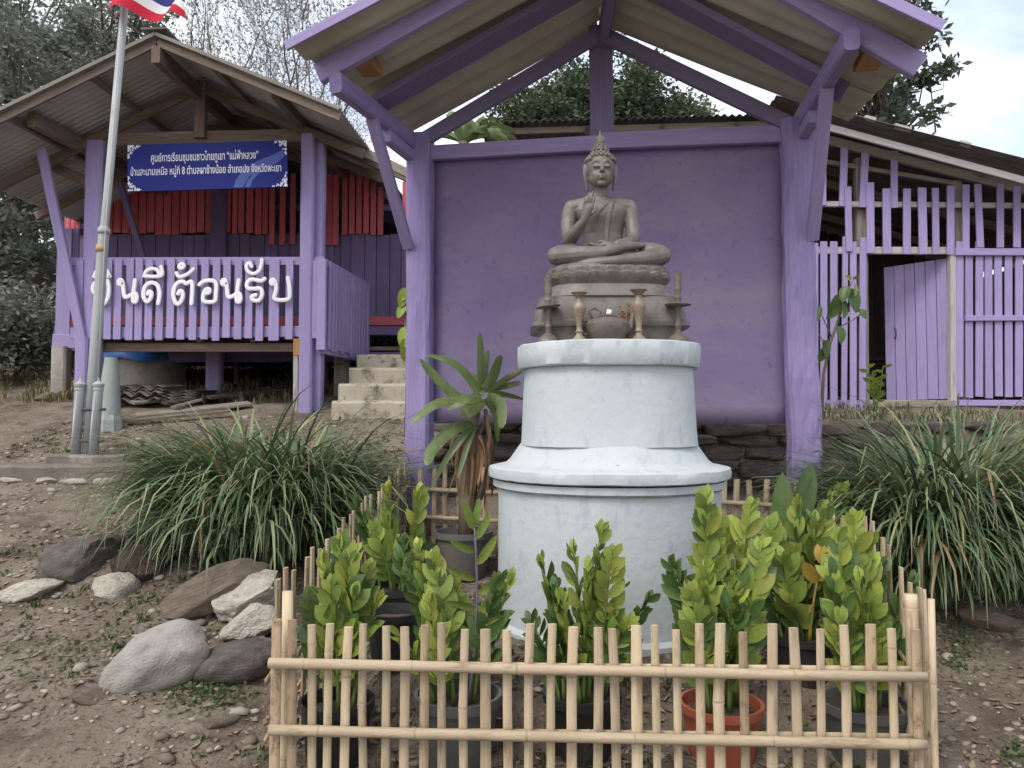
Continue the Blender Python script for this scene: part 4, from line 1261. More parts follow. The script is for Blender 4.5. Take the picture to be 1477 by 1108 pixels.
# raised arm (viewer's left)
limb(g, [P3(428, 425, 0.035), P3(412, 500, 0.03), P3(412, 590, -0.02)], [0.043, 0.041, 0.037])
limb(g, [P3(412, 600, -0.02), P3(436, 572, -0.075), P3(472, 528, -0.120)], [0.038, 0.034, 0.022])
limb(g, [P3(472, 528, -0.120), P3(484, 502, -0.126), P3(496, 470, -0.128)], [0.021, 0.024, 0.026])
blob(g, P3(494, 478, -0.127), (0.032, 0.014, 0.036), M=Matrix.Rotation(0.3, 4, 'Y'))
for i, (bx, by, tx, ty) in enumerate(((474, 462, 484, 412), (487, 452, 500, 394), (501, 450, 517, 388), (515, 456, 531, 398))):
    limb(g, [P3(bx, by, -0.130), P3((bx + tx) / 2 - 1, (by + ty) / 2, -0.136), P3(tx, ty, -0.130)], [0.0075, 0.0070, 0.0055], 8)
limb(g, [P3(512, 496, -0.132), P3(530, 478, -0.146), P3(530, 455, -0.150)], [0.009, 0.0078, 0.0065], 8)
# lap arm (viewer's right)
limb(g, [P3(712, 425, 0.035), P3(722, 500, 0.02), P3(722, 580, -0.02)], [0.043, 0.041, 0.037])
limb(g, [P3(720, 590, -0.025), P3(690, 625, -0.095), P3(630, 640, -0.140)], [0.037, 0.032, 0.024])
blob(g, P3(580, 648, -0.150), (0.045, 0.032, 0.014))
for i in range(4):
    limb(g, [P3(560, 655, -0.165 + i * 0.014), P3(525, 652, -0.168 + i * 0.014), P3(500, 642, -0.165 + i * 0.013)], [0.0085, 0.008, 0.006], 8)
limb(g, [P3(590, 640, -0.158), P3(560, 634, -0.164), P3(540, 634, -0.162)], [0.010, 0.0085, 0.007], 8)
# crossed legs
limb(g, [P3(500, 665, 0.03), P3(400, 680, -0.07), P3(345, 692, -0.12)], [0.062, 0.058, 0.050])
limb(g, [P3(660, 665, 0.03), P3(780, 672, -0.07), P3(838, 690, -0.12)], [0.062, 0.060, 0.052])
limb(g, [P3(350, 694, -0.13), P3(440, 698, -0.19), P3(560, 690, -0.19), P3(640, 664, -0.165)], [0.050, 0.043, 0.034, 0.026])
limb(g, [P3(640, 664, -0.165), P3(690, 652, -0.15), P3(752, 642, -0.12)], [0.025, 0.024, 0.014])
limb(g, [P3(832, 694, -0.13), P3(740, 722, -0.20), P3(610, 736, -0.225), P3(520, 742, -0.215)], [0.050, 0.040, 0.028, 0.022])
limb(g, [P3(520, 742, -0.215), P3(470, 743, -0.205), P3(412, 744, -0.185)], [0.022, 0.020, 0.010])
blob(g, P3(580, 690, -0.05), (0.20, 0.13, 0.055), 20, 10)
me = g.mesh('tmp', bz_)
tmp = bpy.data.objects.new('tmp', me)
col.objects.link(tmp)
rm = tmp.modifiers.new('r', 'REMESH'); rm.mode = 'VOXEL'; rm.voxel_size = 0.0036; rm.use_smooth_shade = True
sm = tmp.modifiers.new('s', 'SMOOTH'); sm.factor = 0.5; sm.iterations = 3
dg = bpy.context.evaluated_depsgraph_get()
body_me = bpy.data.meshes.new_from_object(tmp.evaluated_get(dg))
bpy.data.objects.remove(tmp)
body_me.name = 'body'
body_me.materials.clear(); body_me.materials.append(bz_)
body_me.polygons.foreach_set('use_smooth', [True] * len(body_me.polygons))
put('body', body_me, statue, SMx)
# hair of small curls, topknot and flame
g = Geo()
def curl(c, r): blob(g, c, (r, r, r * 1.05), 7, 5)
for ring, (el, n) in enumerate(((-22, 13), (-6, 16), (10, 18), (25, 18), (40, 16), (55, 12), (70, 8))):
    for j in range(n):
        az = 2 * math.pi * (j + 0.5 * (ring % 2)) / n
        x, y, z = math.cos(rad(el)) * math.sin(az), math.cos(rad(el)) * math.cos(az), math.sin(rad(el))
        if y < -0.05 and el < 24 + 10 * (abs(x) < 0.5) - 30 * max(0, abs(x) - 0.72): continue
        curl((hx_ + x * 0.073, 0.010 + y * 0.071, hz_ + 0.022 + z * 0.068), 0.0102)
kz = hz_ + 0.075
for ring, (rr_, dz, n) in enumerate(((0.040, 0.012, 12), (0.036, 0.026, 11), (0.029, 0.040, 9), (0.020, 0.052, 7))):
    for j in range(n):
        az = 2 * math.pi * (j + 0.5 * (ring % 2)) / n
        curl((hx_ + math.cos(az) * rr_, 0.014 + math.sin(az) * rr_, kz + dz), 0.0088)
blob(g, (hx_, 0.014, hz_ + 0.030), (0.070, 0.066, 0.064), 18, 10)
blob(g, (hx_, 0.014, kz + 0.022), (0.036, 0.036, 0.034), 14, 8)
put('hair', g.mesh('hair', bz_, True), statue, SMx @ HS)
fz = (HS @ Vector((hx_, 0.014, kz + 0.05))).z
v, f = lathe_geo([(0.002, 0), (0.020, 0.002), (0.024, 0.012), (0.016, 0.020), (0.019, 0.028), (0.022, 0.036), (0.013, 0.044)] + [(0.013 - 0.0015 * i, 0.044 + 0.010 * i) for i in range(1, 8)] + [(0.001, 0.128)], 12, sy=0.8)
fl = put('flame', mesh('flame', v, f, bz_, True), statue, Matrix.Translation(SC + Vector((hx_, 0.014, fz - 0.004))) @ Matrix.Diagonal((1.1, 1.1, 0.72, 1)))
g = Geo()
for s in (-2, -1, 1, 2):
    limb(g, [(s * 0.006, -0.006, 0.035), (s * 0.0095, -0.006, 0.06), (s * 0.0045, -0.003, 0.10 - 0.012 * abs(s))], [0.005, 0.0045, 0.0015], 6)
put('flame_tongue', g.mesh('flame_tongue', bz_, True), fl, Matrix.Translation(SC + Vector((hx_, 0.014, fz - 0.004))) @ Matrix.Diagonal((1.1, 1.1, 0.72, 1)))
# robe: sash over the shoulder and the robe edge across the chest
g = Geo()
def ribbon(pts, w, t=0.004):
    pts = catmull(pts, 6)
    n = len(pts); v, f = [], []
    for i, p in enumerate(pts):
        tn = (pts[min(i + 1, n - 1)] - pts[max(i - 1, 0)]).normalized()
        s_ = tn.cross(Vector((0, -1, 0.15))).normalized(); nn = s_.cross(tn).normalized()
        for a_, b_ in ((-1, -1), (-1, 1), (1, 1), (1, -1)): v.append(p + s_ * a_ * w / 2 + nn * b_ * t / 2)
    for i in range(n - 1):
        for j in range(4): f.append([i * 4 + j, i * 4 + (j + 1) % 4, (i + 1) * 4 + (j + 1) % 4, (i + 1) * 4 + j])
    f.append([3, 2, 1, 0]); f.append([n * 4 - 4, n * 4 - 3, n * 4 - 2, n * 4 - 1])
    g.add(v, f)
ribbon([P3(628, 394, 0.0), P3(612, 425, -0.046), P3(598, 470, -0.056), P3(590, 540, -0.044), P3(586, 605, -0.048)], 0.022, 0.007)
put('sash', g.mesh('sash', bz_, False), statue, SMx)
g = Geo()
ribbon([P3(618, 400, -0.005), P3(575, 440, -0.050), P3(520, 490, -0.062), P3(470, 530, -0.045)], 0.007, 0.006)
ribbon([P3(500, 612, -0.045), P3(575, 628, -0.060), P3(655, 612, -0.045)], 0.012, 0.006)
put('robe_edge', g.mesh('robe_edge', bz_, False), statue, SMx)
# lotus seat and stepped base
def petal_fn(p, c, s):
    an = math.atan2(s, c)
    k = abs(math.sin(an * 13))
    return p + Vector((c, s, 0)) * (0.010 * k) * (1 if 0.315 < p.z < 0.39 else 0) + Vector((0, 0, 0.008 * k if p.z < 0.375 else 0))
lathe('lotus_seat', [(0.02, 0.296), (0.292, 0.296), (0.298, 0.312), (0.318, 0.335), (0.322, 0.355), (0.308, 0.362), (0.312, 0.385), (0.306, 0.402), (0.295, 0.412), (0.02, 0.414)], SC, bz_, statue, 156, sy=0.78, ex=2.7, nfun=petal_fn)
g = Geo()
for j in range(46):
    an = math.pi * (1.0 + (j + 0.5) / 46)
    c_, s_ = math.cos(an), math.sin(an)
    q = (abs(c_) ** 2.7 + abs(s_) ** 2.7) ** (-1 / 2.7)
    blob(g, (c_ * q * 0.311, s_ * q * 0.311 * 0.78, 0.387), (0.0035, 0.0035, 0.0035), 6, 4)
put('bead_row', g.mesh('bead_row', MAT['bronze_dark'], True), statue, SMx)
lathe('base_tier', [(0.02, 0.232), (0.322, 0.232), (0.330, 0.240), (0.326, 0.252), (0.318, 0.268), (0.305, 0.290), (0.296, 0.302), (0.02, 0.302)], SC, bz_, statue, 64, sy=0.80, ex=4.0)
lathe('base_tier', [(0.02, 0.085), (0.394, 0.085), (0.40, 0.092), (0.398, 0.112), (0.384, 0.120), (0.376, 0.19), (0.368, 0.200), (0.362, 0.236), (0.02, 0.236)], SC, bz_, statue, 64, sy=0.70, ex=7.0)
lathe('base_foot', [(0.02, 0.0), (0.345, 0.0), (0.345, 0.06), (0.36, 0.088), (0.02, 0.088)], SC, bz_, statue, 64, sy=0.74, ex=7.0)

# ------------------------------------------------------------------ altar things on the pedestal
def altar(px, dy): return Vector(((px - CX) / F * (PY + dy), PY + dy, ptop + 0.002))
def vase(px, dy, hpx, label):
    s = hpx / 274.0 * (PY + dy) / 4.03
    p = [(0.001, 0), (0.125, 0), (0.13, 0.03), (0.10, 0.07), (0.06, 0.12), (0.055, 0.16), (0.08, 0.19), (0.055, 0.22), (0.05, 0.30), (0.065, 0.42), (0.095, 0.55), (0.12, 0.64), (0.125, 0.70), (0.10, 0.77), (0.06, 0.82), (0.055, 0.88), (0.10, 0.95), (0.15, 0.995), (0.145, 1.0), (0.09, 0.96), (0.04, 0.90), (0.001, 0.88)]
    o = lathe('altar_vase', [(r * s * 1.15, z * s) for r, z in p], altar(px, dy), MAT['brass_vase'], None, 20)
    return tag(o, label, 'vase')
vase(836, -0.34, 70, 'small tarnished brass vase between the teapot and a candlestick, dusty red-brown')
vase(922, -0.34, 74, 'small tarnished brass vase beside the teapot spout, pale brown and slightly taller')
def candlestick(px, dy, hpx, label, tilt):
    s = hpx / 274.0
    a = altar(px, dy)
    t = thing('candlestick', label, 'candlestick', a)
    p = [(0.001, 0), (0.16, 0), (0.15, 0.05), (0.10, 0.10), (0.05, 0.13), (0.04, 0.2), (0.055, 0.24), (0.04, 0.28), (0.035, 0.45), (0.05, 0.50), (0.04, 0.53), (0.001, 0.53)]
    lathe('foot', [(r * s, z * s) for r, z in p], a, MAT['bronze_dark'], t, 16)
    v, f = lathe_geo([(0.001, -0.012), (0.10, -0.012), (0.19, 0.008), (0.19, 0.018), (0.10, 0.005), (0.001, 0.005)], 20)
    put('drip_dish', mesh('drip_dish', [Vector(q) * s for q in v], f, MAT['bronze_dark'], True), t, Matrix.Translation(a + Vector((0, 0, 0.53 * s))) @ Matrix.Rotation(tilt, 4, 'Y'))
    p = [(0.001, 0.54), (0.05, 0.54), (0.04, 0.60), (0.055, 0.64), (0.04, 0.68), (0.05, 0.72), (0.058, 0.76), (0.052, 0.80), (0.056, 1.0), (0.035, 1.0), (0.03, 0.94), (0.001, 0.93)]
    lathe('socket', [(r * s, z * s) for r, z in p], a, MAT['bronze_dark'], t, 14)
candlestick(791, -0.27, 88, 'dark candlestick with tilted drip dish beside the red-brown vase', -0.12)
candlestick(979, -0.27, 93, 'dark candlestick with wide level drip dish beside the taller pale vase', 0.03)
ta = altar(877, -0.33)
tea = thing('incense_teapot', 'squat tarnished metal teapot with loop handle and dried flowers between two vases', 'teapot', ta)
s = 0.27
lathe('pot_body', [(r * s, z * s) for r, z in ((0.001, 0), (0.24, 0), (0.30, 0.06), (0.37, 0.18), (0.39, 0.30), (0.33, 0.38), (0.20, 0.42), (0.14, 0.44), (0.001, 0.44))], ta, MAT['bronze_dark'], tea, 24, sy=0.8)
lathe('lid', [(r * s, 0.435 * s + z * s) for r, z in ((0.001, 0), (0.17, 0), (0.13, 0.04), (0.05, 0.06), (0.05, 0.09), (0.001, 0.11))], ta, MAT['bronze_dark'], tea, 14)
plank('paper_slip', ta + Vector((0.0, -0.03, 0.125)), ta + Vector((0.006, -0.03, 0.148)), 0.022, 0.006, MAT['letter_white'], tea, XS)
tube('spout', [ta + Vector((0.085, 0, 0.05)), ta + Vector((0.112, 0, 0.07)), ta + Vector((0.118, 0, 0.11)), ta + Vector((0.124, 0, 0.135))], [0.022, 0.016, 0.012, 0.010], MAT['bronze_dark'], tea)
tube('handle', [ta + Vector((-0.085, 0, 0.095)), ta + Vector((-0.125, 0, 0.10)), ta + Vector((-0.14, 0, 0.07)), ta + Vector((-0.12, 0, 0.035)), ta + Vector((-0.085, 0, 0.03))], [0.009] * 5, MAT['bronze_dark'], tea)
tube('filigree', [ta + Vector((-0.07, 0, 0.10)), ta + Vector((-0.09, 0, 0.145)), ta + Vector((-0.06, 0, 0.16)), ta + Vector((-0.03, 0, 0.14)), ta + Vector((-0.045, 0, 0.11))], [0.006] * 5, MAT['bronze_dark'], tea)
g = Geo()
rr = random.Random(4)
fa = altar(905, -0.30)
for i in range(26):
    e = Vector((rr.uniform(-0.04, 0.04), rr.uniform(-0.02, 0.02), rr.uniform(0.12, 0.185)))
    limb(g, [(e.x * 0.25, e.y * 0.2, 0.0), (e.x * 0.6, e.y * 0.7, e.z * 0.6), e], [0.0015, 0.0014, 0.0012], 5)
    blob(g, e, (0.006, 0.005, 0.005), 6, 4)
fo = put('dried_flowers', g.mesh('dried_flowers', MAT['orange_flower'], True), None, Matrix.Translation(fa))
tag(fo, 'small bunch of dried orange flowers beside the teapot spout', 'flowers')

# ------------------------------------------------------------------ leaves
def leaf_mesh(name, m, wid=0.45, fold=0.10, bend=0.12, tip=0.85, n=6, wave=0.0):
    v, f = [(0, 0, 0)], []
    for i in range(1, n):
        t = i / n
        w = wid * math.sin(math.pi * t ** tip) ** 0.62 * 0.5
        y = bend * t * t
        v += [(-w, y - fold * w * 1.6 + wave * math.sin(t * 9), t), (0, y, t), (w, y - fold * w * 1.6 - wave * math.sin(t * 8), t)]
    v.append((0, bend, 1))
    e = len(v) - 1
    f += [[0, 2, 1], [0, 3, 2]]
    for i in range(n - 2):
        a = 1 + i * 3
        f += [[a, a + 1, a + 4, a + 3], [a + 1, a + 2, a + 5, a + 4]]
    a = 1 + (n - 2) * 3
    f += [[a, a + 1, e], [a + 1, a + 2, e]]
    return mesh(name, v, f, m, True)
ZL = {k: [leaf_mesh('leaf', MAT[k], w, fo_, be, 1.25) for w, fo_, be in ((0.46, 0.25, 0.12), (0.52, 0.15, 0.25), (0.42, 0.30, -0.06), (0.48, 0.1, 0.38))] for k in ('zz_leaf', 'zz_leaf_light', 'zz_leaf_dark', 'leaf_yellow')}

def leaf_matrix(p, d, nrm, L, wsc=1.0):
    z = d.normalized()
    x = nrm.cross(z)
    if x.length < 1e-4: x = XS.copy()
    x.normalize(); y = z.cross(x)
    M = Matrix((x * L * wsc, y * L, z * L)).transposed().to_4x4()
    M.translation = p
    return M

def pot(parent, c, r, h, m, rim=True):
    p = [(0.02, 0), (r * 0.78, 0), (r * 0.80, 0.01), (r * 0.97, h * 0.86), (r * 1.06, h * 0.87), (r * 1.07, h), (r * 0.98, h), (r * 0.94, h * 0.86), (r * 0.93, h * 0.80), (0.02, h * 0.80)]
    o = lathe('pot', p, c, m, parent, 28)
    q = [(0.005, h * 0.805), (r * 0.92, h * 0.805), (r * 0.92, h * 0.82), (r * 0.4, h * 0.86), (0.005, h * 0.85)]
    lathe('potting_soil', q, c, MAT['earth'], parent, 20, nfun=lambda p, a, b: p + Vector((0, 0, 0.008 * noise.noise(p * 30))))
    return o

def zz_stem(plant, base, tip, kind, rr, lsize=0.075, pairs=None, lean=None):
    base, tip = Vector(base), Vector(tip)
    mid = base.lerp(tip, 0.5) + Vector(((base.x - tip.x) * 0.25, rr.uniform(-0.02, 0.02), 0.10 * abs(tip.x - base.x) + 0.01))
    C = lambda t: base * (1 - t) ** 2 + mid * 2 * t * (1 - t) + tip * t * t
    L = (tip - base).length
    pts = [C(i / 8) for i in range(9)]
    o = Vector(base)
    v, f = tube_geo([p - o for p in pts], [0.0095 - 0.0075 * i / 8 for i in range(9)], 6)
    stem = put('stem', mesh('stem', v, f, MAT['stem_green'] if kind != 'leaf_yellow' else MAT['leaf_yellow'], True), plant, Matrix.Translation(o))
    n = pairs or max(6, int(L / (0.47 * lsize)))
    yaw = rr.uniform(-1.25, 1.25)
    a0_ = rr.uniform(46, 60)
    for i in range(n):
        t = 0.24 + 0.74 * i / (n - 1)
        p = C(t); T = (C(min(1, t + 0.05)) - C(t - 0.05)).normalized()
        S = Vector((math.cos(yaw), math.sin(yaw), 0)); S = (S - T * S.dot(T)).normalized()
        Nn = S.cross(T).normalized()
        if Nn.y > 0: Nn = -Nn
        ang = rad(a0_ - 30 * t)
        sz = lsize * 1.12 * (0.75 + 0.5 * math.sin(math.pi * (t * 0.8 + 0.1))) * rr.uniform(0.72, 1.18) * (1.0 if t < 0.85 else 0.85)
        for sg in (-1, 1):
            if rr.random() < 0.06: continue
            d = T * math.cos(ang) + S * sg * math.sin(ang) + Nn * rr.uniform(-0.05, 0.5) + T * rr.uniform(-0.12, 0.2)
            nr = (Nn + S * sg * rr.uniform(-0.6, 0.3) + T * rr.uniform(-0.3, 0.4)).normalized()
            kk = kind
            if kind == 'zz_leaf':
                q = rr.random()
                kk = 'zz_leaf_light' if q < 0.22 + 0.35 * t else ('zz_leaf_dark' if q > 0.86 else kind)
            put('leaf', rr.choice(ZL[kk]), stem, leaf_matrix(p + T * sg * 0.008, d, -nr, sz, rr.uniform(0.85, 1.15)))
    put('leaf', rr.choice(ZL['zz_leaf_light' if kind == 'zz_leaf' else kind]), stem, leaf_matrix(C(0.97), (C(1) - C(0.9)), Vector((0, 1, 0)), lsize * 0.9))
    return stem

def zz_plant(label, px, d, r, h, potm, stems, seed, lsize=0.075, zpot=None):
    rr = random.Random(seed)
    x = (px - CX) / F * d
    g0 = min(H(x, d), H(x, d - r), H(x - r, d), H(x + r, d)) - 0.01
    c = Vector((x, d, g0))
    t = thing('potted_plant', label, 'potted plant', c, None)
    pot(t, c, r, h, MAT[potm])
    for s in stems:
        tx, ty, dd = s[0], s[1], s[2]
        kind = s[3] if len(s) > 3 else 'zz_leaf'
        tip = W(tx, ty + 20, d + dd)
        b = c + Vector((max(-r * 0.6, min(r * 0.6, (tip.x - c.x) * 0.4 + rr.uniform(-0.03, 0.03))), max(-r * 0.6, min(r * 0.6, dd * 0.5 + rr.uniform(-0.03, 0.03))), h * 0.82))
        zz_stem(t, b, tip, kind, rr, s[4] if len(s) > 4 else lsize, 4 if kind == 'leaf_yellow' else None)
    return t
Dk, Lt, Yl = 'zz_leaf_dark', 'zz_leaf_light', 'leaf_yellow'
zz_plant('bushy glossy green zamioculcas plant in black pot at the fence corner beside the rock pile', 490, 3.10, 0.14, 0.27, 'pot_black',
         [(448, 845, 0.02, Dk), (468, 792, 0.0), (490, 768, 0.06), (508, 780, -0.02), (530, 805, 0.03), (545, 850, -0.04), (478, 830, -0.08), (512, 840, -0.09)], 11, 0.085)
zz_plant('dark green zamioculcas in round black pot by the left purple shrine post', 572, 3.95, 0.16, 0.25, 'pot_black',
         [(518, 712, 0.02, Dk), (560, 690, 0.0), (604, 692, 0.03, Lt), (540, 745, -0.08), (582, 768, -0.12, Dk), (555, 735, 0.08), (600, 760, 0.06, Dk)], 12, 0.085)
tt = zz_plant('pale green zamioculcas in wide grey pot with one tall bare stalk', 662, 3.12, 0.165, 0.29, 'pot_grey',
         [(603, 772, 0.0, Lt), (625, 790, -0.03), (640, 820, 0.05), (590, 800, 0.06, Dk), (736, 815, 0.02), (716, 822, -0.05, Dk), (575, 895, -0.06, Lt), (620, 850, -0.09, Lt), (655, 830, 0.02), (700, 860, 0.04)], 13, 0.072)
# the tall purple stalk with narrow leaves
sb0 = WM[tt].translation + Vector((0.04, -0.03, 0.24)); sb1 = W(684, 758, 3.08)
stp = [sb0.lerp(sb1, i / 7) + Vector((0.022 * math.sin(i / 7 * 3.1), 0, 0)) for i in range(8)]
stk = tube('stalk', stp, [0.009 - 0.0008 * i for i in range(8)], MAT['stalk_purple'], tt, 7)
NL = leaf_mesh('leaf', MAT['zz_leaf'], 0.26, 0.25, 0.12)
for i, (t, sg, an, L) in enumerate(((0.55, -1, 80, 0.12), (0.62, 1, 55, 0.13), (0.70, -1, 70, 0.13), (0.78, 1, 35, 0.15), (0.85, -1, 65, 0.12), (0.92, 1, 30, 0.13), (0.97, -1, 20, 0.14), (0.99, 1, 10, 0.12), (0.45, 1, 70, 0.11), (0.40, -1, 60, 0.10))):
    p = sb0.lerp(sb1, t) + Vector((0.022 * math.sin(t * 3.1), 0, 0))
    put('leaf', NL, stk, leaf_matrix(p, Vector((sg * math.sin(rad(an)), -0.2, math.cos(rad(an)))), Vector((0, 1, 0.3)), L))
zz_plant('upright green zamioculcas directly in front of the white pedestal', 838, 3.14, 0.15, 0.27, 'pot_black',
         [(780, 795, 0.02), (800, 830, -0.05, Dk), (866, 744, 0.0), (828, 775, 0.05), (882, 782, -0.03, Lt), (893, 830, 0.03), (932, 848, 0.0, Dk), (848, 800, -0.07), (812, 845, -0.10), (768, 880, 0.0, Dk), (905, 880, -0.06)], 14, 0.074)
zz_plant('tall arching zamioculcas in orange plastic pot', 1035, 3.10, 0.155, 0.235, 'pot_orange',
         [(972, 800, 0.0, Dk), (1014, 697, 0.02), (1030, 765, 0.06), (1082, 712, 0.05, Lt), (996, 838, -0.07), (1046, 860, -0.12, Dk), (1062, 800, 0.02), (1098, 770, 0.0), (1045, 740, 0.07, Lt), (1020, 800, -0.05), (1075, 780, 0.08), (985, 850, 0.03, Dk)], 15, 0.082)
zz_plant('dense zamioculcas with one yellowing stem between the orange and the grey pot', 1150, 3.42, 0.15, 0.25, 'pot_black',
         [(1112, 745, 0.0), (1150, 712, 0.04), (1130, 790, -0.06), (1186, 790, -0.12, Yl, 0.085), (1175, 735, 0.05), (1140, 850, -0.14), (1095, 800, 0.0, Dk), (1190, 720, 0.08), (1205, 760, 0.02), (1120, 770, 0.05), (1165, 820, -0.04, Dk)], 16, 0.088)
zz_plant('large broad-leaved zamioculcas in grey pot at the fence corner beside the long grass', 1238, 3.12, 0.16, 0.26, 'pot_grey',
         [(1232, 732, 0.05, Lt), (1208, 760, 0.0), (1256, 862, -0.06), (1312, 822, 0.06, Dk), (1200, 815, -0.06), (1240, 820, -0.09), (1268, 800, 0.08, Dk), (1280, 890, 0.0, Dk), (1250, 770, 0.04, Lt), (1220, 850, -0.05), (1215, 880, -0.1)], 17, 0.088)
zz_plant('leafy zamioculcas against the foot of the right shrine post', 1188, 4.25, 0.15, 0.25, 'pot_black',
         [(1212, 695, 0.0), (1235, 715, 0.04, Dk), (1190, 720, -0.05), (1160, 735, 0.02), (1225, 745, -0.08)], 18, 0.095)
rr = random.Random(77)
# plant with two broad upright leaves near the right post
bp0 = W(1138, 790, 4.0); bp0.z = H(bp0.x, 4.0)
bpl = thing('potted_plant', 'small plant with two broad dark upright leaves before the right shrine post', 'potted plant', bp0)
pot(bpl, bp0, 0.11, 0.2, MAT['pot_black'])
BLf = leaf_mesh('leaf', MAT['zz_leaf_dark'], 0.33, 0.25, 0.10, n=8)
for (x0, y0, x1, y1) in ((1128, 780, 1130, 682), (1150, 760, 1172, 668), (1140, 770, 1152, 712)):
    a_, b_ = W(x0, y0, 4.0), W(x1, y1, 3.98)
    put('leaf', BLf, bpl, leaf_matrix(a_, b_ - a_, Vector((0.2, 1, 0.1)), (b_ - a_).length))
    tube('stem', [bp0 + Vector((0, 0, 0.16)), a_.lerp(bp0 + Vector((0, 0, 0.16)), 0.4), a_], [0.007, 0.006, 0.005], MAT['stem_green'], bpl, 6)
# empty black pot behind
ep = W(568, 905, 3.45); ep.z = H(ep.x, 3.45) - 0.01
et = thing('empty_pot', 'empty black plastic pot standing in front of the round black potted plant', 'pot', ep)
pot(et, ep, 0.12, 0.24, MAT['pot_black'])

# ------------------------------------------------------------------ dracaena in a pot
DD = 4.62
dp = W(668, 810, DD); dp.z = H(dp.x, DD) - 0.01
dra = thing('dracaena', 'scraggly dracaena with drooping leaves and dead brown skirt in a black pot', 'potted plant', dp)
rimz = W(668, 768, DD).z
pot(dra, dp, 0.165, rimz - dp.z + 0.01, MAT['pot_grey'])
tube('trunk', [Vector((dp.x + 0.02, DD, rimz - 0.05)), W(674, 720, DD), W(676, 660, DD), W(682, 610, DD), W(692, 575, DD)], [0.052, 0.05, 0.035, 0.03, 0.022], MAT['stem_brown'], dra, 10)
tube('branch', [W(690, 720, DD), W(702, 690, DD), W(708, 640, DD), W(700, 590, DD)], [0.022, 0.018, 0.015, 0.012], MAT['stem_brown'], dra, 8)
def strap(parent, pxs, m, w, d0, dd=0.0, name='leaf', curl_=0.0, n=9, tipw=0.15, twist=0.0):
    P = catmull([W(x, y, d0 + dd * i / (len(pxs) - 1)) for i, (x, y) in enumerate(pxs)], 5)
    o = P[0].copy()
    v, f = [], []
    k = len(P)
    for i, p in enumerate(P):
        t = i / (k - 1)
        tn = (P[min(i + 1, k - 1)] - P[max(i - 1, 0)]).normalized()
        s_ = tn.cross(Vector((0, -1, 0.0))); s_ = s_.normalized() if s_.length > 1e-3 else XS
        if s_.z < 0 and abs(s_.x) < 0.3: s_ = -s_
        s_ = Matrix.Rotation(twist * t + 0.5, 3, tn) @ s_
        wv = w * (0.35 + 0.65 * math.sin(math.pi * min(1, 0.12 + t * 0.83)) ** 0.8) * (1 if t < 0.9 else 1 - (t - 0.9) * 8 * (1 - tipw))
        nn = s_.cross(tn)
        v += [p - o - s_ * wv / 2, p - o + nn * wv * 0.16, p - o + s_ * wv / 2]
    for i in range(k - 1):
        a = i * 3
        f += [[a, a + 1, a + 4, a + 3], [a + 1, a + 2, a + 5, a + 4]]
    return put(name, mesh(name, v, f, m, True), parent, Matrix.Translation(o))
dm = MAT['dracaena_leaf']
for pxs, w, dd in (([(693, 572), (668, 535), (640, 518), (612, 512)], 0.085, -0.1), ([(690, 580), (660, 572), (632, 548), (606, 518)], 0.075, -0.15),
                   ([(692, 565), (694, 530), (692, 480)], 0.075, 0.0), ([(702, 565), (714, 535), (722, 512)], 0.10, -0.05), ([(704, 568), (728, 548), (754, 534)], 0.055, 0.05),
                   ([(690, 572), (655, 578), (625, 585), (592, 612)], 0.085, -0.25), ([(692, 572), (668, 580), (648, 592)], 0.12, -0.2), ([(695, 580), (680, 590), (664, 600)], 0.11, -0.25),
                   ([(704, 572), (722, 584), (724, 618)], 0.10, -0.2), ([(680, 610), (650, 622), (624, 648), (616, 672)], 0.095, -0.25), ([(684, 612), (652, 650), (622, 702)], 0.07, -0.15),
                   ([(708, 566), (732, 570), (756, 576)], 0.06, -0.05), ([(698, 568), (680, 545), (672, 545)], 0.09, 0.1), ([(706, 562), (735, 556), (752, 552)], 0.05, 0.1),
                   ([(686, 612), (672, 650), (660, 690)], 0.05, -0.12), ([(698, 560), (700, 530), (704, 505)], 0.06, 0.12), ([(700, 575), (716, 600), (716, 640)], 0.07, 0.06)):
    strap(dra, pxs, dm, w * 0.78, DD - 0.02, dd, twist=random.uniform(-0.8, 0.8))
rr = random.Random(5)
for i in range(24):
    x0, y0 = rr.uniform(662, 708), rr.uniform(595, 640)
    x1 = x0 + rr.uniform(-22, 16); y1 = y0 + rr.uniform(55, 110)
    strap(dra, [(x0, y0), ((x0 + x1) / 2 + rr.uniform(-10, 10), y0 + 30), (x1, y1)], MAT['dead_leaf'], rr.uniform(0.012, 0.034), DD + rr.uniform(-0.08, 0.08), rr.uniform(-0.1, 0.1), 'dead_leaf', twist=rr.uniform(-2, 2))

# ------------------------------------------------------------------ sapling and small plants by the shed
sp = W(1184, 600, 6.6); sp.z = H(sp.x, 6.6)
sap = thing('sapling', 'thin sapling with a few drooping broad leaves between the shrine post and the shed', 'sapling', sp)
tube('trunk', [sp, W(1188, 540, 6.6), W(1196, 500, 6.6), W(1208, 465, 6.6), W(1222, 420, 6.6), W(1232, 402, 6.6)], [0.016, 0.014, 0.012, 0.010, 0.007, 0.004], MAT['stem_brown'], sap, 7)
for pts in ([(1200, 488), (1190, 465), (1178, 440)], [(1205, 475), (1230, 462), (1252, 445)], [(1196, 500), (1186, 490), (1180, 480)]):
    tube('branch', [W(x, y, 6.6) for x, y in pts], [0.007, 0.005, 0.003], MAT['stem_brown'], sap, 6)
SL = leaf_mesh('leaf', MAT['zz_leaf_dark'], 0.55, 0.25, 0.15, n=7)
SL2 = leaf_mesh('leaf', MAT['zz_leaf_light'], 0.55, 0.25, 0.15, n=7)
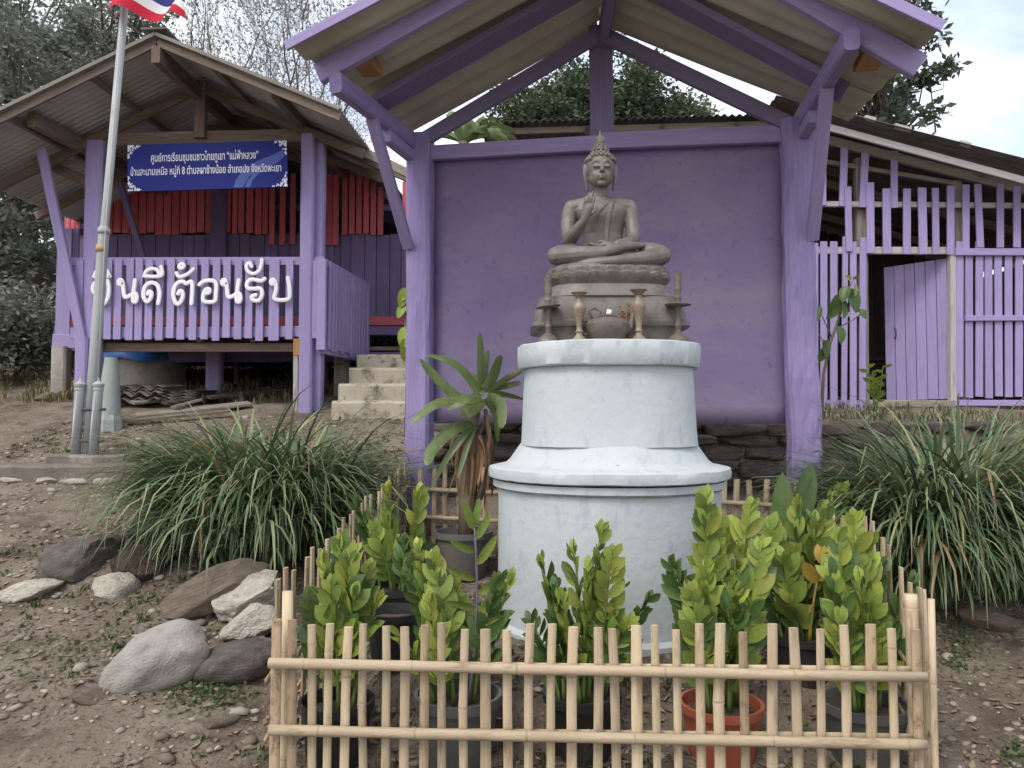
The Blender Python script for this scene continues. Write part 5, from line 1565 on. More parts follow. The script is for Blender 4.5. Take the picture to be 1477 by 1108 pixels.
for (x0, y0, x1, y1) in ((1240, 446, 1252, 462), (1222, 412, 1212, 442), (1212, 425, 1196, 462), (1214, 430, 1222, 465), (1224, 415, 1240, 455), (1195, 488, 1178, 528), (1188, 490, 1198, 530), (1230, 402, 1245, 395), (1228, 404, 1218, 396), (1210, 470, 1216, 500), (1205, 440, 1190, 470), (1232, 408, 1236, 430), (1182, 442, 1178, 468)):
    a_, b_ = W(x0, y0, 6.58), W(x1, y1, 6.52)
    put('leaf', SL2 if y0 < 410 else SL, sap, leaf_matrix(a_, b_ - a_, Vector((random.uniform(-1.2, 1.2), 1, 0.2)), (b_ - a_).length * random.uniform(0.6, 0.95)))
wp_ = W(1262, 578, 7.9); wp_.z = H(wp_.x, 7.9)
wpl = thing('small_weed', 'small leafy green plant growing at the shed doorway', 'plant', wp_)
for i in range(4):
    tp = W(1250 + i * 8, 528 + 8 * (i % 3), 7.9)
    tube('stem', [wp_, wp_.lerp(tp, 0.5) + Vector((0.01, 0, 0)), tp], [0.008, 0.006, 0.003], MAT['stem_green'], wpl, 5)
    for j in range(7):
        p = wp_.lerp(tp, 0.35 + 0.65 * j / 6)
        sg = -1 if j % 2 else 1
        put('leaf', SL2, wpl, leaf_matrix(p, Vector((sg, -0.3, random.uniform(0.0, 0.5))), Vector((0, 1, 1)), random.uniform(0.06, 0.10)))
# leafy stem at the veranda steps
vp = W(585, 560, 7.4); vp.z = H(vp.x, 7.4)
vpl = thing('broad_leaf_vine', 'slender plant with a few pale broad leaves behind the left shrine post', 'plant', vp)
tube('stem', [vp, W(588, 500, 7.4), W(584, 460, 7.4), W(586, 415, 7.4)], [0.012, 0.01, 0.008, 0.004], MAT['stem_brown'], vpl, 6)
for (x0, y0, x1, y1) in ((586, 415, 578, 440), (586, 418, 594, 436), (585, 438, 574, 456), (587, 470, 580, 500), (588, 486, 584, 518), (586, 440, 596, 455), (587, 425, 580, 432)):
    a_, b_ = W(x0, y0, 7.4), W(x1, y1, 7.35)
    put('leaf', SL2, vpl, leaf_matrix(a_, b_ - a_, Vector((random.uniform(-0.4, 0.4), 1, 0.2)), (b_ - a_).length * 1.1))

# ------------------------------------------------------------------ long-leaved grass clumps
def lerp3(a, b, t): return tuple(a[i] + (b[i] - a[i]) * t for i in range(3))

def clump(name, label, c, n, spread, Lr, seed, sx=1.0, sy=1.0, droop=1.0):
    rr = random.Random(seed)
    K = 8
    V, Fc, T = [], [], []
    tufts = [(rr.uniform(-0.75, 0.75) * spread * sx, rr.uniform(-0.7, 0.7) * spread * sy, rr.uniform(0.82, 1.12)) for _ in range(9)]
    for b in range(n):
        q = math.sqrt(rr.random())
        az = rr.uniform(0, 2 * math.pi)
        tx_, ty_, tl_ = tufts[b % len(tufts)]
        bx, by = math.cos(az) * q * spread * 0.62 * sx + tx_, math.sin(az) * q * spread * 0.62 * sy + ty_
        az = math.atan2(by + 0.5 * math.sin(az) * spread, bx + 0.5 * math.cos(az) * spread) if rr.random() < 0.7 else rr.uniform(0, 6.28)
        gz = H(c.x + bx, c.y + by) - c.z - 0.02
        az2 = az + rr.gauss(0, 0.6)
        el = rad(89) - q * rad(26) - abs(rr.gauss(0, 0.10))
        L = rr.uniform(*Lr) * (1 - 0.12 * q) * tl_
        kink = rr.uniform(0.45, 0.85) if rr.random() < 0.12 else 2.0
        dr = (rr.uniform(0.5, 1.3) + 0.15 * q) * droop
        w = rr.uniform(0.0075, 0.015)
        p = Vector((bx, by, gz))
        hd = Vector((math.cos(az2), math.sin(az2), 0))
        sd_ = Vector((-hd.y, hd.x, 0))
        tw = rr.uniform(-0.6, 0.6)
        u = rr.random()
        dark, mid, pale, yel, dry = (0.040, 0.072, 0.036), (0.085, 0.14, 0.062), (0.175, 0.235, 0.115), (0.34, 0.33, 0.14), (0.27, 0.185, 0.10)
        if u < 0.32: ct = lerp3(dark, mid, rr.random())
        elif u < 0.72: ct = lerp3(mid, pale, rr.random())
        elif u < 0.91: ct = lerp3(pale, (0.29, 0.35, 0.20), rr.random())
        elif u < 0.955: ct = yel
        else: ct = dry
        i0 = len(V)
        for i in range(K + 1):
            t = i / K
            e = el - dr * t ** 1.7 * 2.3
            if t > kink: e -= 0.9
            e = max(e, -1.45)
            ww = w * (1.0 - t ** 2.4) + 0.0008
            s2 = sd_ * math.cos(tw) + Vector((0, 0, 1)) * math.sin(tw) * 0.4
            V += [p - s2 * ww, p + s2 * ww]
            cc = ct if t < 0.85 else lerp3(ct, (0.30, 0.24, 0.13), (t - 0.85) * 3 if u > 0.5 else 0)
            cc = lerp3((0.16, 0.15, 0.07), cc, min(1, t * 5)) if u > 0.25 else cc
            T += [(*cc, 1), (*cc, 1)]
            if i < K:
                Fc.append((i0 + i * 2, i0 + i * 2 + 1, i0 + i * 2 + 3, i0 + i * 2 + 2))
                p = p + (hd * math.cos(e) + Vector((0, 0, 1)) * math.sin(e)) * (L / K)
                gg = H0(c.x + p.x, c.y + p.y) - c.z + 0.01
                if p.z < gg: p.z = gg + rr.uniform(0, 0.03)
    t = thing(name, label, 'grass clump', c)
    me = big_mesh('blades', np.array([tuple(x) for x in V]), np.array(Fc), MAT['blade'], np.array(T))
    me.polygons.foreach_set('use_smooth', [True] * len(me.polygons))
    o = put('blades', me, t, Matrix.Translation(c)); o['kind'] = 'stuff'
    return t

lc = W(402, 800, 4.92); lc.z = H(lc.x, lc.y)
clump('grass_clump', 'huge arching dark green grass clump beside the rock pile and left fence', lc, 4200, 0.38, (0.6, 1.36), 3, 1.15, 0.75, 0.98)
rc_ = W(1350, 800, 4.6); rc_.z = H(rc_.x, rc_.y)
clump('grass_clump', 'tall arching dark green grass clump in front of the slatted shed', rc_, 3900, 0.36, (0.6, 1.5), 4, 1.0, 0.8, 0.95)

# ------------------------------------------------------------------ rocks lying about
RP, RG, RK, RB = MAT['rock_pale'], MAT['rock_grey'], MAT['rock_dark'], MAT['rock_brown']
rock('boulder', 'large smooth pale grey boulder at the front of the rock pile', 200, 1006, 168, 92, 0.30, 21, RG, tilt=-0.42, cuts=5, rough=0.10, sink=0.12)
rock('boulder', 'flat dark slate slab leaning beside the smooth pale boulder', 325, 996, 135, 62, 0.30, 22, RK, tilt=-0.28, cuts=8, sink=0.1)
rock('boulder', 'long weathered brown rock lying behind the rock pile under the grass', 298, 905, 168, 62, 0.28, 23, RB, tilt=-0.42, cuts=6, sink=0.1, zoff=0.08)
rock('boulder', 'knobbly pale rock with reddish stains on top of the pile', 346, 905, 104, 66, 0.26, 24, RP, tilt=-0.22, cuts=8, rough=0.2, sink=0.0, zoff=0.02)
rock('boulder', 'cracked tan rock in the pile against the fence corner', 350, 938, 96, 52, 0.24, 25, RP, tilt=-0.28, cuts=9, rough=0.14, sink=0.0, zoff=0.02)
rock('stone', 'small white stone wedged in the middle of the rock pile', 273, 932, 40, 28, 0.10, 26, RP, cuts=8, sink=0.1)
rock('stone', 'angular cream stone on bare soil below the dark mound', 156, 866, 66, 42, 0.18, 27, RP, tilt=0.12, cuts=10, rough=0.12, sink=0.15)
rock('stone', 'flat pale stone half buried beside the dark mound', 28, 872, 95, 34, 0.22, 28, RP, tilt=-0.22, cuts=8, sink=0.15)
rock('stone', 'thin flat flake of stone in front of the smooth pale boulder', 120, 1018, 58, 18, 0.14, 29, RB, tilt=0.15, cuts=8, sink=0.1)
rock('stone', 'flat brown rock at the foot of the right grass clump', 1440, 915, 92, 36, 0.22, 30, RB, tilt=0.2, cuts=8, sink=0.15)
rock('stone', 'reddish flat stone sunk in the soil below the rock pile', 305, 1052, 70, 20, 0.2, 31, RB, cuts=8, sink=0.3)
rock('earth_mound', 'dark lump of eroded earth with a blunt peak beside the cream stone', 188, 848, 92, 84, 0.35, 32, MAT['earth'], cuts=5, rough=0.22, sink=0.15, cat='mound')
rock('earth_mound', 'low dark ridge of rock and earth on the slope', 90, 842, 150, 66, 0.4, 33, RK, tilt=-0.2, cuts=7, rough=0.2, sink=0.15, cat='mound')
rock('stone', 'rounded stone on the slope beside the concrete house post', 60, 580, 42, 17, 0.3, 34, RB, cuts=6, sink=0.2)
rock('stone', 'pointed pale stone beside the flagpole base', 187, 668, 18, 15, 0.12, 35, RP, cuts=8, sink=0.1)
rr = random.Random(9)
for i, (px_, py_, w_) in enumerate(((18, 697, 46), (62, 699, 40), (105, 700, 52), (150, 699, 36), (178, 696, 26))):
    rock('edging_stone', 'whitish edging stone in the row below the flagpole base', px_, py_, w_, 13, 0.16, 40 + i, RP, cuts=8, sink=0.25, group='edging stones below the flagpole')

# dry-stone retaining wall behind the shrine
sw0 = Vector((0.6, 6.02, H0(0.6, 5.9)))
swall = thing('stone_wall', 'low dry-stone retaining wall of flat dark stones behind the shrine', 'wall', sw0)
SM_ = [rock_mesh('stone', 60 + i, RK if i % 3 else RB, 3, 5, 0.12, 3.0) for i in range(8)]
rr = random.Random(12)
zb0 = H0(0.6, 5.88) - 0.04
z = zb0
row = 0
while z < H0(0.6, 6.1) + 0.03:
    hgt = rr.uniform(0.075, 0.125)
    x = -0.75 + rr.uniform(0, 0.15)
    while x < 3.8:
        w = rr.uniform(0.2, 0.5)
        M = Matrix.Translation((x + w / 2, 5.98 + 0.02 * row + rr.uniform(-0.025, 0.02), z + hgt / 2)) @ Matrix.Rotation(rr.uniform(-0.08, 0.08), 4, 'Y') @ Matrix.Diagonal((w * 1.08, 0.24, hgt * 1.15, 1))
        put('stone', rr.choice(SM_), swall, M)
        x += w
    z += hgt; row += 1

# ------------------------------------------------------------------ flagpole
fb = W(128, 655, 6.6); gz_ = W(128, 654, 6.6).z
fbase = thing('concrete_plinth', 'stepped dark concrete plinth under the flagpole', 'plinth', (fb.x, 6.6, H0(fb.x, 6.6)))
def slab(name, x0, x1, y0, y1, z0, z1, m, parent, seed):
    v, f = [], []
    nxx = 16
    for i in range(nxx + 1):
        x = x0 + (x1 - x0) * i / nxx
        for (yy, zz) in ((y0, z0), (y0, z1 - 0.02), (y0 + 0.02, z1), (y1, z1), (y1, z0)):
            q = noise.noise(Vector((x * 3 + seed, yy * 4, zz * 4))) * 0.02
            v.append((x, yy + q, zz + q * 0.6))
    for i in range(nxx):
        for j in range(5): f.append([i * 5 + j, i * 5 + (j + 1) % 5, (i + 1) * 5 + (j + 1) % 5, (i + 1) * 5 + j])
    f.append([0, 1, 2, 3, 4]); f.append([nxx * 5 + 4 - j for j in range(5)])
    put(name, mesh(name, v, f, m), parent)
zt1 = W(100, 671, 6.2).z; zt2 = W(100, 656, 6.45).z
slab('lower_step', W(-60, 680, 6.2).x, W(196, 680, 6.2).x, 6.2, 7.3, H0(-3.4, 6.2) - 0.2, zt1, MAT['concrete_dark'], fbase, 1)
slab('upper_step', W(66, 660, 6.45).x, W(178, 660, 6.45).x, 6.45, 7.1, zt1 - 0.05, zt2, MAT['concrete_dark'], fbase, 2)
flagp = thing('flagpole', 'leaning grey steel flagpole clamped between two short posts with the Thai flag', 'flagpole', (fb.x, 6.6, zt2))
gp = MAT['grey_paint']
pb, pt_ = W(126, 657, 6.62), W(186, -60, 6.62); pb.z = zt2 - 0.03
pm = W(150, 335, 6.62)
tube('pole', [pb, pb.lerp(pm, 0.5), pm, W(150.6, 328, 6.62)], [0.046, 0.045, 0.044, 0.044], gp, flagp, 16)
tube('pole', [W(150.2, 334, 6.62), W(150.8, 328, 6.62), pt_], [0.036, 0.034, 0.032], gp, flagp, 16)
tube('pole_band', [W(146.5, 364, 6.62), W(147.6, 354, 6.62)], [0.049, 0.049], MAT['metal_ring'], flagp, 16)
tube('pole_band', [W(149.7, 338, 6.62), W(150.2, 330, 6.62)], [0.050, 0.050], gp, flagp, 16)
for (x0, x1) in ((108.5, 116), (134.5, 142)):
    a_, b_ = W(x0, 656, 6.58), W(x1, 562, 6.58); a_.z = zt2 - 0.03
    o = tube('side_post', [a_, b_, b_ + Vector((0, 0, 0.0))], [0.040, 0.038, 0.038], gp, flagp, 16)
    lathe('finial', [(0.02, -0.005), (0.042, -0.005), (0.042, 0.01), (0.036, 0.016), (0.047, 0.03), (0.047, 0.048), (0.030, 0.062), (0.012, 0.075), (0.002, 0.105)], b_, gp, flagp, 14)
for t in (0.17, 0.66):
    c0 = W(110 + 6 * t, 655 - 93 * t - 3, 6.57); c1 = W(138 + 6 * t, 655 - 93 * t - 3, 6.57)
    tube('clamp_bolt', [c0 + Vector((-0.02, 0, 0)), c1 + Vector((0.06, 0, 0))], [0.012, 0.012], MAT['iron'], flagp, 8)
# flag cloth in five bands
fA, fB = W(181, -84, 6.6), W(160, 8, 6.55)
nxf, bands = 26, [(0, 1 / 6, 'flag_red'), (1 / 6, 2 / 6, 'flag_white'), (2 / 6, 4 / 6, 'flag_blue'), (4 / 6, 5 / 6, 'flag_white'), (5 / 6, 1, 'flag_red')]
def flag_pt(s, t):
    """s along the fly, t down from the upper edge"""
    top = W(183 + s * 92, -80 + 58 * s, 6.60 - 0.25 * s)
    bot = W(150 + s * 122, 4 + 6 * math.sin(s * 4.2) + 26 * s, 6.52 - 0.30 * s)
    p = top.lerp(bot, t)
    return p + Vector((0.02 * math.sin(s * 9 + t * 2), 0.07 * math.sin(s * 10 + t * 2.5), 0.018 * math.sin(s * 13 + t * 4)))
fv, ff, fm = [], [], []
TT = [0, 1 / 12, 1 / 6, 3 / 12, 2 / 6, 5 / 12, 0.5, 7 / 12, 4 / 6, 9 / 12, 5 / 6, 11 / 12, 1]
for t in TT:
    for i in range(nxf + 1): fv.append(flag_pt(i / nxf, t))
for j in range(12):
    tmid = (TT[j] + TT[j + 1]) / 2
    mi = 0 if (tmid < 1 / 6 or tmid > 5 / 6) else (2 if 2 / 6 < tmid < 4 / 6 else 1)
    for i in range(nxf):
        k = j * (nxf + 1) + i
        ff.append([k, k + 1, k + nxf + 2, k + nxf + 1]); fm.append(mi)
fme = mesh('flag', fv, ff, [MAT['flag_red'], MAT['flag_white'], MAT['flag_blue']], True)
fme.polygons.foreach_set('material_index', fm)
put('flag', fme, flagp)
tube('halyard', [W(183, -72, 6.6), W(172, 60, 6.56), W(152, 330, 6.56), W(140, 560, 6.56)], [0.003] * 4, MAT['flag_white'], flagp, 5)

# concrete lamp-post stump under the house
mk = W(158, 622, 7.6); mk.z = H0(mk.x, 7.6)
mkt = thing('concrete_pole_stump', 'grey-green tapered concrete pole stump with octagonal foot under the veranda', 'pole', mk)
zt_ = W(158, 516, 7.6).z; zm = W(158, 606, 7.6).z
lathe('foot', [(0.02, -0.1), (0.12, -0.1), (0.118, zm - mk.z), (0.10, zm - mk.z + 0.06), (0.02, zm - mk.z + 0.06)], mk, MAT['grey_green'], mkt, 8, False)
lathe('shaft', [(0.02, zm - mk.z + 0.05), (0.098, zm - mk.z + 0.05), (0.082, (zm - mk.z) + 0.42), (0.058, zt_ - mk.z), (0.02, zt_ - mk.z)], mk, MAT['grey_green'], mkt, 16)

# ------------------------------------------------------------------ odds and ends under the house
rr = random.Random(31)
wt = W(205, 555, 10.4); wt.z = H0(wt.x, 10.4)
tank = thing('water_tank', 'low round concrete water tank under a blue plastic sheet beneath the veranda', 'water tank', wt)
lathe('ring', [(0.02, -0.1), (0.55, -0.1), (0.55, 0.42), (0.02, 0.42)], wt, MAT['concrete'], tank, 24)
v, f = lathe_geo([(0.01, 0.56), (0.35, 0.54), (0.58, 0.46), (0.62, 0.36), (0.615, 0.355), (0.57, 0.45), (0.34, 0.53), (0.01, 0.55)], 28, nfun=lambda p, c, s: p + Vector((0, 0, 0.03 * math.sin(math.atan2(s, c) * 7))))
put('cover_sheet', mesh('cover_sheet', v, f, MAT['tarp_blue'], True), tank, Matrix.Translation(wt))
def tile_stack(px_, py_, d, n, w, label):
    p = W(px_, py_, d); p.z = H0(p.x, d)
    t = thing('tile_stack', label, 'roof tiles', p)
    for i in range(n):
        z0_ = p.z + 0.03 + i * 0.035
        a_ = p + Vector((-w / 2 + rr.uniform(-0.05, 0.05), -0.2 + rr.uniform(-0.05, 0.05), 0)); a_.z = z0_
        c_ = (a_, a_ + Vector((w, 0, 0.02)), a_ + Vector((w + 0.05, 0.5, 0.05)), a_ + Vector((0.05, 0.5, 0.05)))
        corrugated('roof_tile', c_, 0, 1, 0.177, 0.028, 0.008, MAT['roof_tile'], t, 0, 8, 2)
tile_stack(208, 585, 8.9, 5, 0.62, 'stack of old wavy roof tiles under the veranda beside the pole stump')
tile_stack(258, 588, 9.0, 3, 0.55, 'broken wavy roof tiles lying under the middle of the veranda')
for i, (x0, y0, x1, y1, d0, d1, w, m, lab) in enumerate((
        (196, 622, 360, 590, 8.0, 8.6, 0.22, 'wood_grey', 'wide grey plank lying on the ground under the veranda edge'),
        (172, 634, 330, 612, 7.7, 8.2, 0.08, 'wood', 'narrow brown plank on the soil in front of the wide grey plank'),
        (190, 606, 300, 578, 8.6, 9.3, 0.12, 'wood_grey', 'weathered plank beside the roof tile stack'),
        (236, 600, 350, 575, 8.5, 9.4, 0.10, 'wood_dark', 'dark plank lying across the debris under the house'),
        (250, 604, 288, 588, 8.2, 8.5, 0.09, 'wood_grey', 'short grey board lying on the wide plank'),
        (300, 598, 420, 580, 8.8, 9.6, 0.14, 'wood_dark', 'dark beam on the ground beneath the house floor'))):
    a_, b_ = W(x0, y0, d0), W(x1, y1, d1)
    a_.z = H(a_.x, a_.y) + 0.04 + 0.012 * i; b_.z = H(b_.x, b_.y) + 0.05 + 0.012 * i
    o = plank('loose_plank', a_, b_, w, 0.028, MAT[m], None, Vector((0.2, 1, 0.2)), skew=0.1)
    tag(o, lab, 'plank')
bn = W(400, 560, 11.2); bn.z = H0(bn.x, 11.2)
bench = thing('wooden_bench', 'rough wooden bench standing in the shade behind the house posts', 'bench', bn)
plank('seat', bn + Vector((-0.8, 0, 0.45)), bn + Vector((0.9, 0, 0.45)), 0.3, 0.04, MAT['wood_grey'], bench, YS)
for sx_ in (-0.6, 0.7):
    plank('leg', bn + Vector((sx_, 0, -0.05)), bn + Vector((sx_, 0, 0.43)), 0.06, 0.06, MAT['wood_grey'], bench, XS)

# ------------------------------------------------------------------ trees
def grow(p, d, L, r, depth, rr, tubes, tips, spread=0.7, up=0.15, kids=(2, 4), shrink=0.72, jit=0.18):
    n = 4
    pts, rs = [p.copy()], [r]
    dd = d.copy()
    for i in range(n):
        dd = (dd + Vector((rr.gauss(0, jit), rr.gauss(0, jit), rr.gauss(0, jit) + up * 0.3))).normalized()
        p = p + dd * (L / n)
        pts.append(p.copy()); rs.append(r * (1 - 0.42 * (i + 1) / n))
    tubes.append((pts, rs))
    if depth == 0:
        tips.append(p.copy()); tips.append(pts[2].copy())
        return
    for k in range(rr.randint(*kids)):
        t = rr.choice((2, 3, 4, 4))
        ax = Vector((rr.gauss(0, 1), rr.gauss(0, 1), rr.gauss(0, 0.6)))
        ax = (ax - dd * ax.dot(dd)).normalized()
        nd = (dd * (1 - spread * 0.5) + ax * spread * rr.uniform(0.6, 1.1) + Vector((0, 0, up))).normalized()
        grow(pts[t], nd, L * shrink * rr.uniform(0.8, 1.15), rs[t] * 0.68, depth - 1, rr, tubes, tips, spread, up, kids, shrink, jit)

def branches_mesh(name, tubes, m, o, kmin=3):
    g = Geo()
    for pts, rs in tubes:
        k = 8 if rs[0] > 0.06 else (5 if rs[0] > 0.02 else kmin)
        v, f = tube_geo([q - o for q in pts], [max(x, 0.003) for x in rs], k, False)
        g.add(v, f)
    return g.mesh(name, m, True)

def leaves_mesh(name, C, size, cols, m, o, seed, aspect=0.45):
    rg = np.random.default_rng(seed)
    n = len(C)
    a = rg.normal(size=(n, 3)); a[:, 2] *= 0.6; a /= np.linalg.norm(a, axis=1)[:, None]
    b = rg.normal(size=(n, 3)); b -= a * (a * b).sum(1)[:, None]; b /= np.linalg.norm(b, axis=1)[:, None]
    s = size * rg.uniform(0.65, 1.35, n)[:, None]
    C = C - np.array(o)[None]
    V = np.empty((n, 4, 3))
    V[:, 0] = C; V[:, 1] = C + a * s * 0.5 + b * s * aspect * 0.5; V[:, 2] = C + a * s; V[:, 3] = C + a * s * 0.5 - b * s * aspect * 0.5
    Fq = np.arange(n * 4).reshape(n, 4)
    T = np.ones((n, 4, 4)); T[:, :, :3] = cols[:, None, :]
    return big_mesh(name, V.reshape(-1, 3), Fq, m, T.reshape(-1, 4))

def tree(name, label, base, height, rtrunk, depth, nleaf, lsize, colA, colB, seed, bark='bark', spread=0.75, up=0.15, kids=(2, 4), clumpr=0.5, cat='tree', lean=(0, 0), first=0.42, shrink=0.72, group=None):
    rr = random.Random(seed); rg = np.random.default_rng(seed)
    tubes, tips = [], []
    base = Vector(base)
    grow(base - Vector((0, 0, 0.2)), Vector((lean[0], lean[1], 1)).normalized(), height * first, rtrunk, depth, rr, tubes, tips, spread, up, kids, shrink, 0.13)
    t = thing(name, label, cat, base, group)
    put('trunk', branches_mesh('trunk', tubes, MAT[bark], base), t, Matrix.Translation(base))
    if nleaf:
        tp = np.array([tuple(x) for x in tips])
        idx = rg.integers(0, len(tp), nleaf)
        C = tp[idx] + rg.normal(size=(nleaf, 3)) * clumpr * np.array([1, 1, 0.75])
        tone = rg.random(len(tp))[idx] * 0.6 + rg.random(nleaf) * 0.4
        cols = np.array(colA)[None] * (1 - tone[:, None]) + np.array(colB)[None] * tone[:, None]
        put('crown', leaves_mesh('crown', C, lsize, cols, MAT['foliage'], base, seed), t, Matrix.Translation(base))
    return t

def at(px_, d): 
    x = (px_ - CX) / F * d
    return (x, d, H(x, d))

def crown_tree(name, label, px_, d, pyc, rx, rz, rtrunk, ncl, nleaf, lsize, colA, colB, seed, clr=(0.35, 0.65), ry=None, fill=0.45, pxc=None, bark='bark'):
    """tree with limbs reaching to leaf clumps spread through an uneven crown; pyc = pixel row of the crown's middle"""
    rr = random.Random(seed); rg = np.random.default_rng(seed)
    base = Vector(at(px_, d)); cc = W(pxc or px_, pyc, d); ry = ry or rx
    cl = []
    while len(cl) < ncl:
        v_ = Vector((rr.gauss(0, 1), rr.gauss(0, 1), rr.gauss(0, 1))).normalized() * (rr.random() ** fill)
        k_ = 0.8 + 0.45 * noise.noise(v_ * 1.8 + Vector((seed, 0, 0)))
        cl.append(cc + Vector((v_.x * rx, v_.y * ry, v_.z * rz)) * k_)
    fork = base.lerp(cc - Vector((0, 0, rz * 0.6)), 0.75)
    tubes = [([base - Vector((0, 0, 0.2)), base.lerp(fork, 0.5) + Vector((rr.gauss(0, 0.12), 0, 0)), fork, cc], [rtrunk, rtrunk * 0.85, rtrunk * 0.7, rtrunk * 0.25])]
    for c_ in cl:
        st = fork.lerp(cc, rr.uniform(0, 0.8))
        m1 = st.lerp(c_, 0.5) + Vector((rr.gauss(0, 0.2), rr.gauss(0, 0.2), rr.uniform(0, 0.3)))
        tubes.append(([st, m1, c_], [rtrunk * 0.25, rtrunk * 0.14, 0.008]))
        for _ in range(5):
            e_ = c_ + Vector((rr.uniform(-0.3, 0.3), rr.uniform(-0.3, 0.3), rr.uniform(-0.2, 0.28)))
            tubes.append(([m1.lerp(c_, 0.7), m1.lerp(e_, 0.8), e_], [0.012, 0.008, 0.004]))
    t = thing(name, label, 'tree', base)
    put('trunk', branches_mesh('trunk', tubes, MAT[bark], base), t, Matrix.Translation(base))
    tp = np.array([tuple(x) for x in cl]); rad_ = rg.uniform(*clr, len(cl))
    idx = rg.integers(0, len(tp), nleaf)
    u = rg.normal(size=(nleaf, 3)); u /= np.linalg.norm(u, axis=1)[:, None]
    C = tp[idx] + u * (rad_[idx] * rg.random(nleaf) ** 0.45)[:, None] * np.array([1, 1, 0.7])
    tone = rg.random(len(tp))[idx] * 0.55 + rg.random(nleaf) * 0.45
    cols = np.array(colA)[None] * (1 - tone[:, None]) + np.array(colB)[None] * tone[:, None]
    put('crown', leaves_mesh('crown', C, lsize, cols, MAT['foliage'], base, seed), t, Matrix.Translation(base))
    return t

DG, MG, PG, OG = (0.11, 0.128, 0.10), (0.195, 0.215, 0.16), (0.29, 0.305, 0.24), (0.225, 0.225, 0.17)  # leaf greens lightened and greyed, haze put into their colour
crown_tree('broadleaf_tree', 'dense dark green tree with thick trunk left of the veranda house', 45, 15, 170, 2.1, 3.0, 0.22, 60, 14000, 0.12, DG, MG, 101, (0.35, 0.7))
crown_tree('broadleaf_tree', 'tall grey-green tree behind the veranda house roof', 160, 17, 60, 2.4, 2.2, 0.20, 55, 10500, 0.12, (0.10, 0.115, 0.09), PG, 102, (0.35, 0.75))
crown_tree('broadleaf_tree', 'leafy tree with low hanging branches at the left edge of the slope', -40, 13, 330, 1.6, 2.6, 0.18, 50, 13000, 0.11, DG, OG, 103, (0.3, 0.6))
crown_tree('broadleaf_tree', 'pale green feathery tree beyond the dark tree on the slope', 20, 21, 40, 4.5, 3.2, 0.22, 70, 12000, 0.13, MG, PG, 104, (0.4, 0.9))
tree('bare_tree', 'thin tree of bare twigs rising behind the house gable', at(330, 17.5), 10.5, 0.14, 6, 4200, 0.08, OG, PG, 105, 'bark_grey', 0.62, 0.22, (2, 4), 0.35, first=0.34, shrink=0.74)
tree('bare_tree', 'bare twiggy tree showing between the house roof and the shrine roof', at(440, 16), 9.5, 0.12, 6, 3200, 0.08, OG, PG, 106, 'bark_grey', 0.62, 0.25, (2, 4), 0.35, first=0.33, shrink=0.74)
tree('bare_tree', 'spindly bare tree with wide fine twigs behind the dark trees', at(250, 19), 11.5, 0.14, 6, 4200, 0.08, OG, PG, 107, 'bark_grey', 0.66, 0.2, (2, 4), 0.35, first=0.34, shrink=0.74)
crown_tree('broadleaf_tree', 'round dense green tree rising behind the hall roof', 875, 16, 165, 1.75, 1.5, 0.2, 60, 26000, 0.11, (0.045, 0.07, 0.04), (0.12, 0.15, 0.075), 108, (0.35, 0.6))
crown_tree('broadleaf_tree', 'smaller rounded green tree beside the king post behind the hall', 785, 15, 180, 1.2, 0.9, 0.16, 36, 13000, 0.11, (0.045, 0.07, 0.04), (0.12, 0.15, 0.075), 110, (0.3, 0.5))
crown_tree('broadleaf_tree', 'thin-topped green tree showing beside the dense one over the hall roof', 975, 15.5, 185, 1.0, 0.65, 0.12, 26, 4200, 0.11, (0.06, 0.08, 0.045), (0.15, 0.17, 0.09), 111, (0.25, 0.45))
crown_tree('open_tree', 'open-crowned tree with sparse leaves above the shed roof', 1255, 12.5, 95, 1.25, 1.75, 0.12, 46, 3200, 0.15, (0.05, 0.065, 0.045), (0.09, 0.11, 0.065), 109, (0.2, 0.38), pxc=1268)
# undergrowth at the foot of the trees
for i, (px_, d, h_, s_) in enumerate(((20, 11.5, 1.6, 201), (-60, 10.5, 1.5, 202), (75, 13.0, 1.7, 203), (30, 16, 3.2, 204), (110, 16, 3.0, 205), (-40, 16, 3.4, 206), (420, 14, 1.4, 207), (520, 13.5, 1.8, 208), (230, 15, 1.6, 209))):
    tree('bush', ['bush with thin stems on the slope beside the dark tree', 'bush with hanging leaves on the slope at the left', 'low bush between the dark tree and the house corner post', 'tall shrub between the tree trunks on the slope', 'tall shrub against the left side of the house', 'tall shrub under the low hanging tree', 'bush seen under the house floor near the bench', 'green bush showing beneath the steps side of the house', 'bush seen under the house behind the water tank'][i],
         at(px_, d), h_, 0.05, 3, 5200, 0.10, DG, OG, s_, spread=0.9, kids=(3, 5), clumpr=0.32, cat='bush', first=0.4)
# strap-leaved palm behind the panel
pc = W(668, 240, 7.2); pc.z = H0(pc.x, 7.2)
palm = thing('strap_leaf_palm', 'strap-leaved palm fanning out over the shrine cross beam', 'palm', pc)
hd_ = W(668, 205, 7.2)
tube('trunk', [pc, pc.lerp(hd_, 0.5) + Vector((0.03, 0, 0)), hd_], [0.06, 0.05, 0.045], MAT['stem_brown'], palm, 8)
rr = random.Random(8)
for i in range(26):
    an = rr.uniform(-0.7, 3.4); L = rr.uniform(45, 85)
    dx, dy = math.cos(an) * L, -abs(math.sin(an)) * L * 0.55 + rr.uniform(-4, 4)
    strap(palm, [(668, 205), (668 + dx * 0.5, 205 + dy * 0.75 - 8), (668 + dx, 205 + dy + rr.uniform(0, 18))], MAT['dracaena_leaf'], rr.uniform(0.05, 0.075), 7.2, rr.uniform(-0.4, 0.4), twist=rr.uniform(-0.6, 0.6), tipw=0.0)

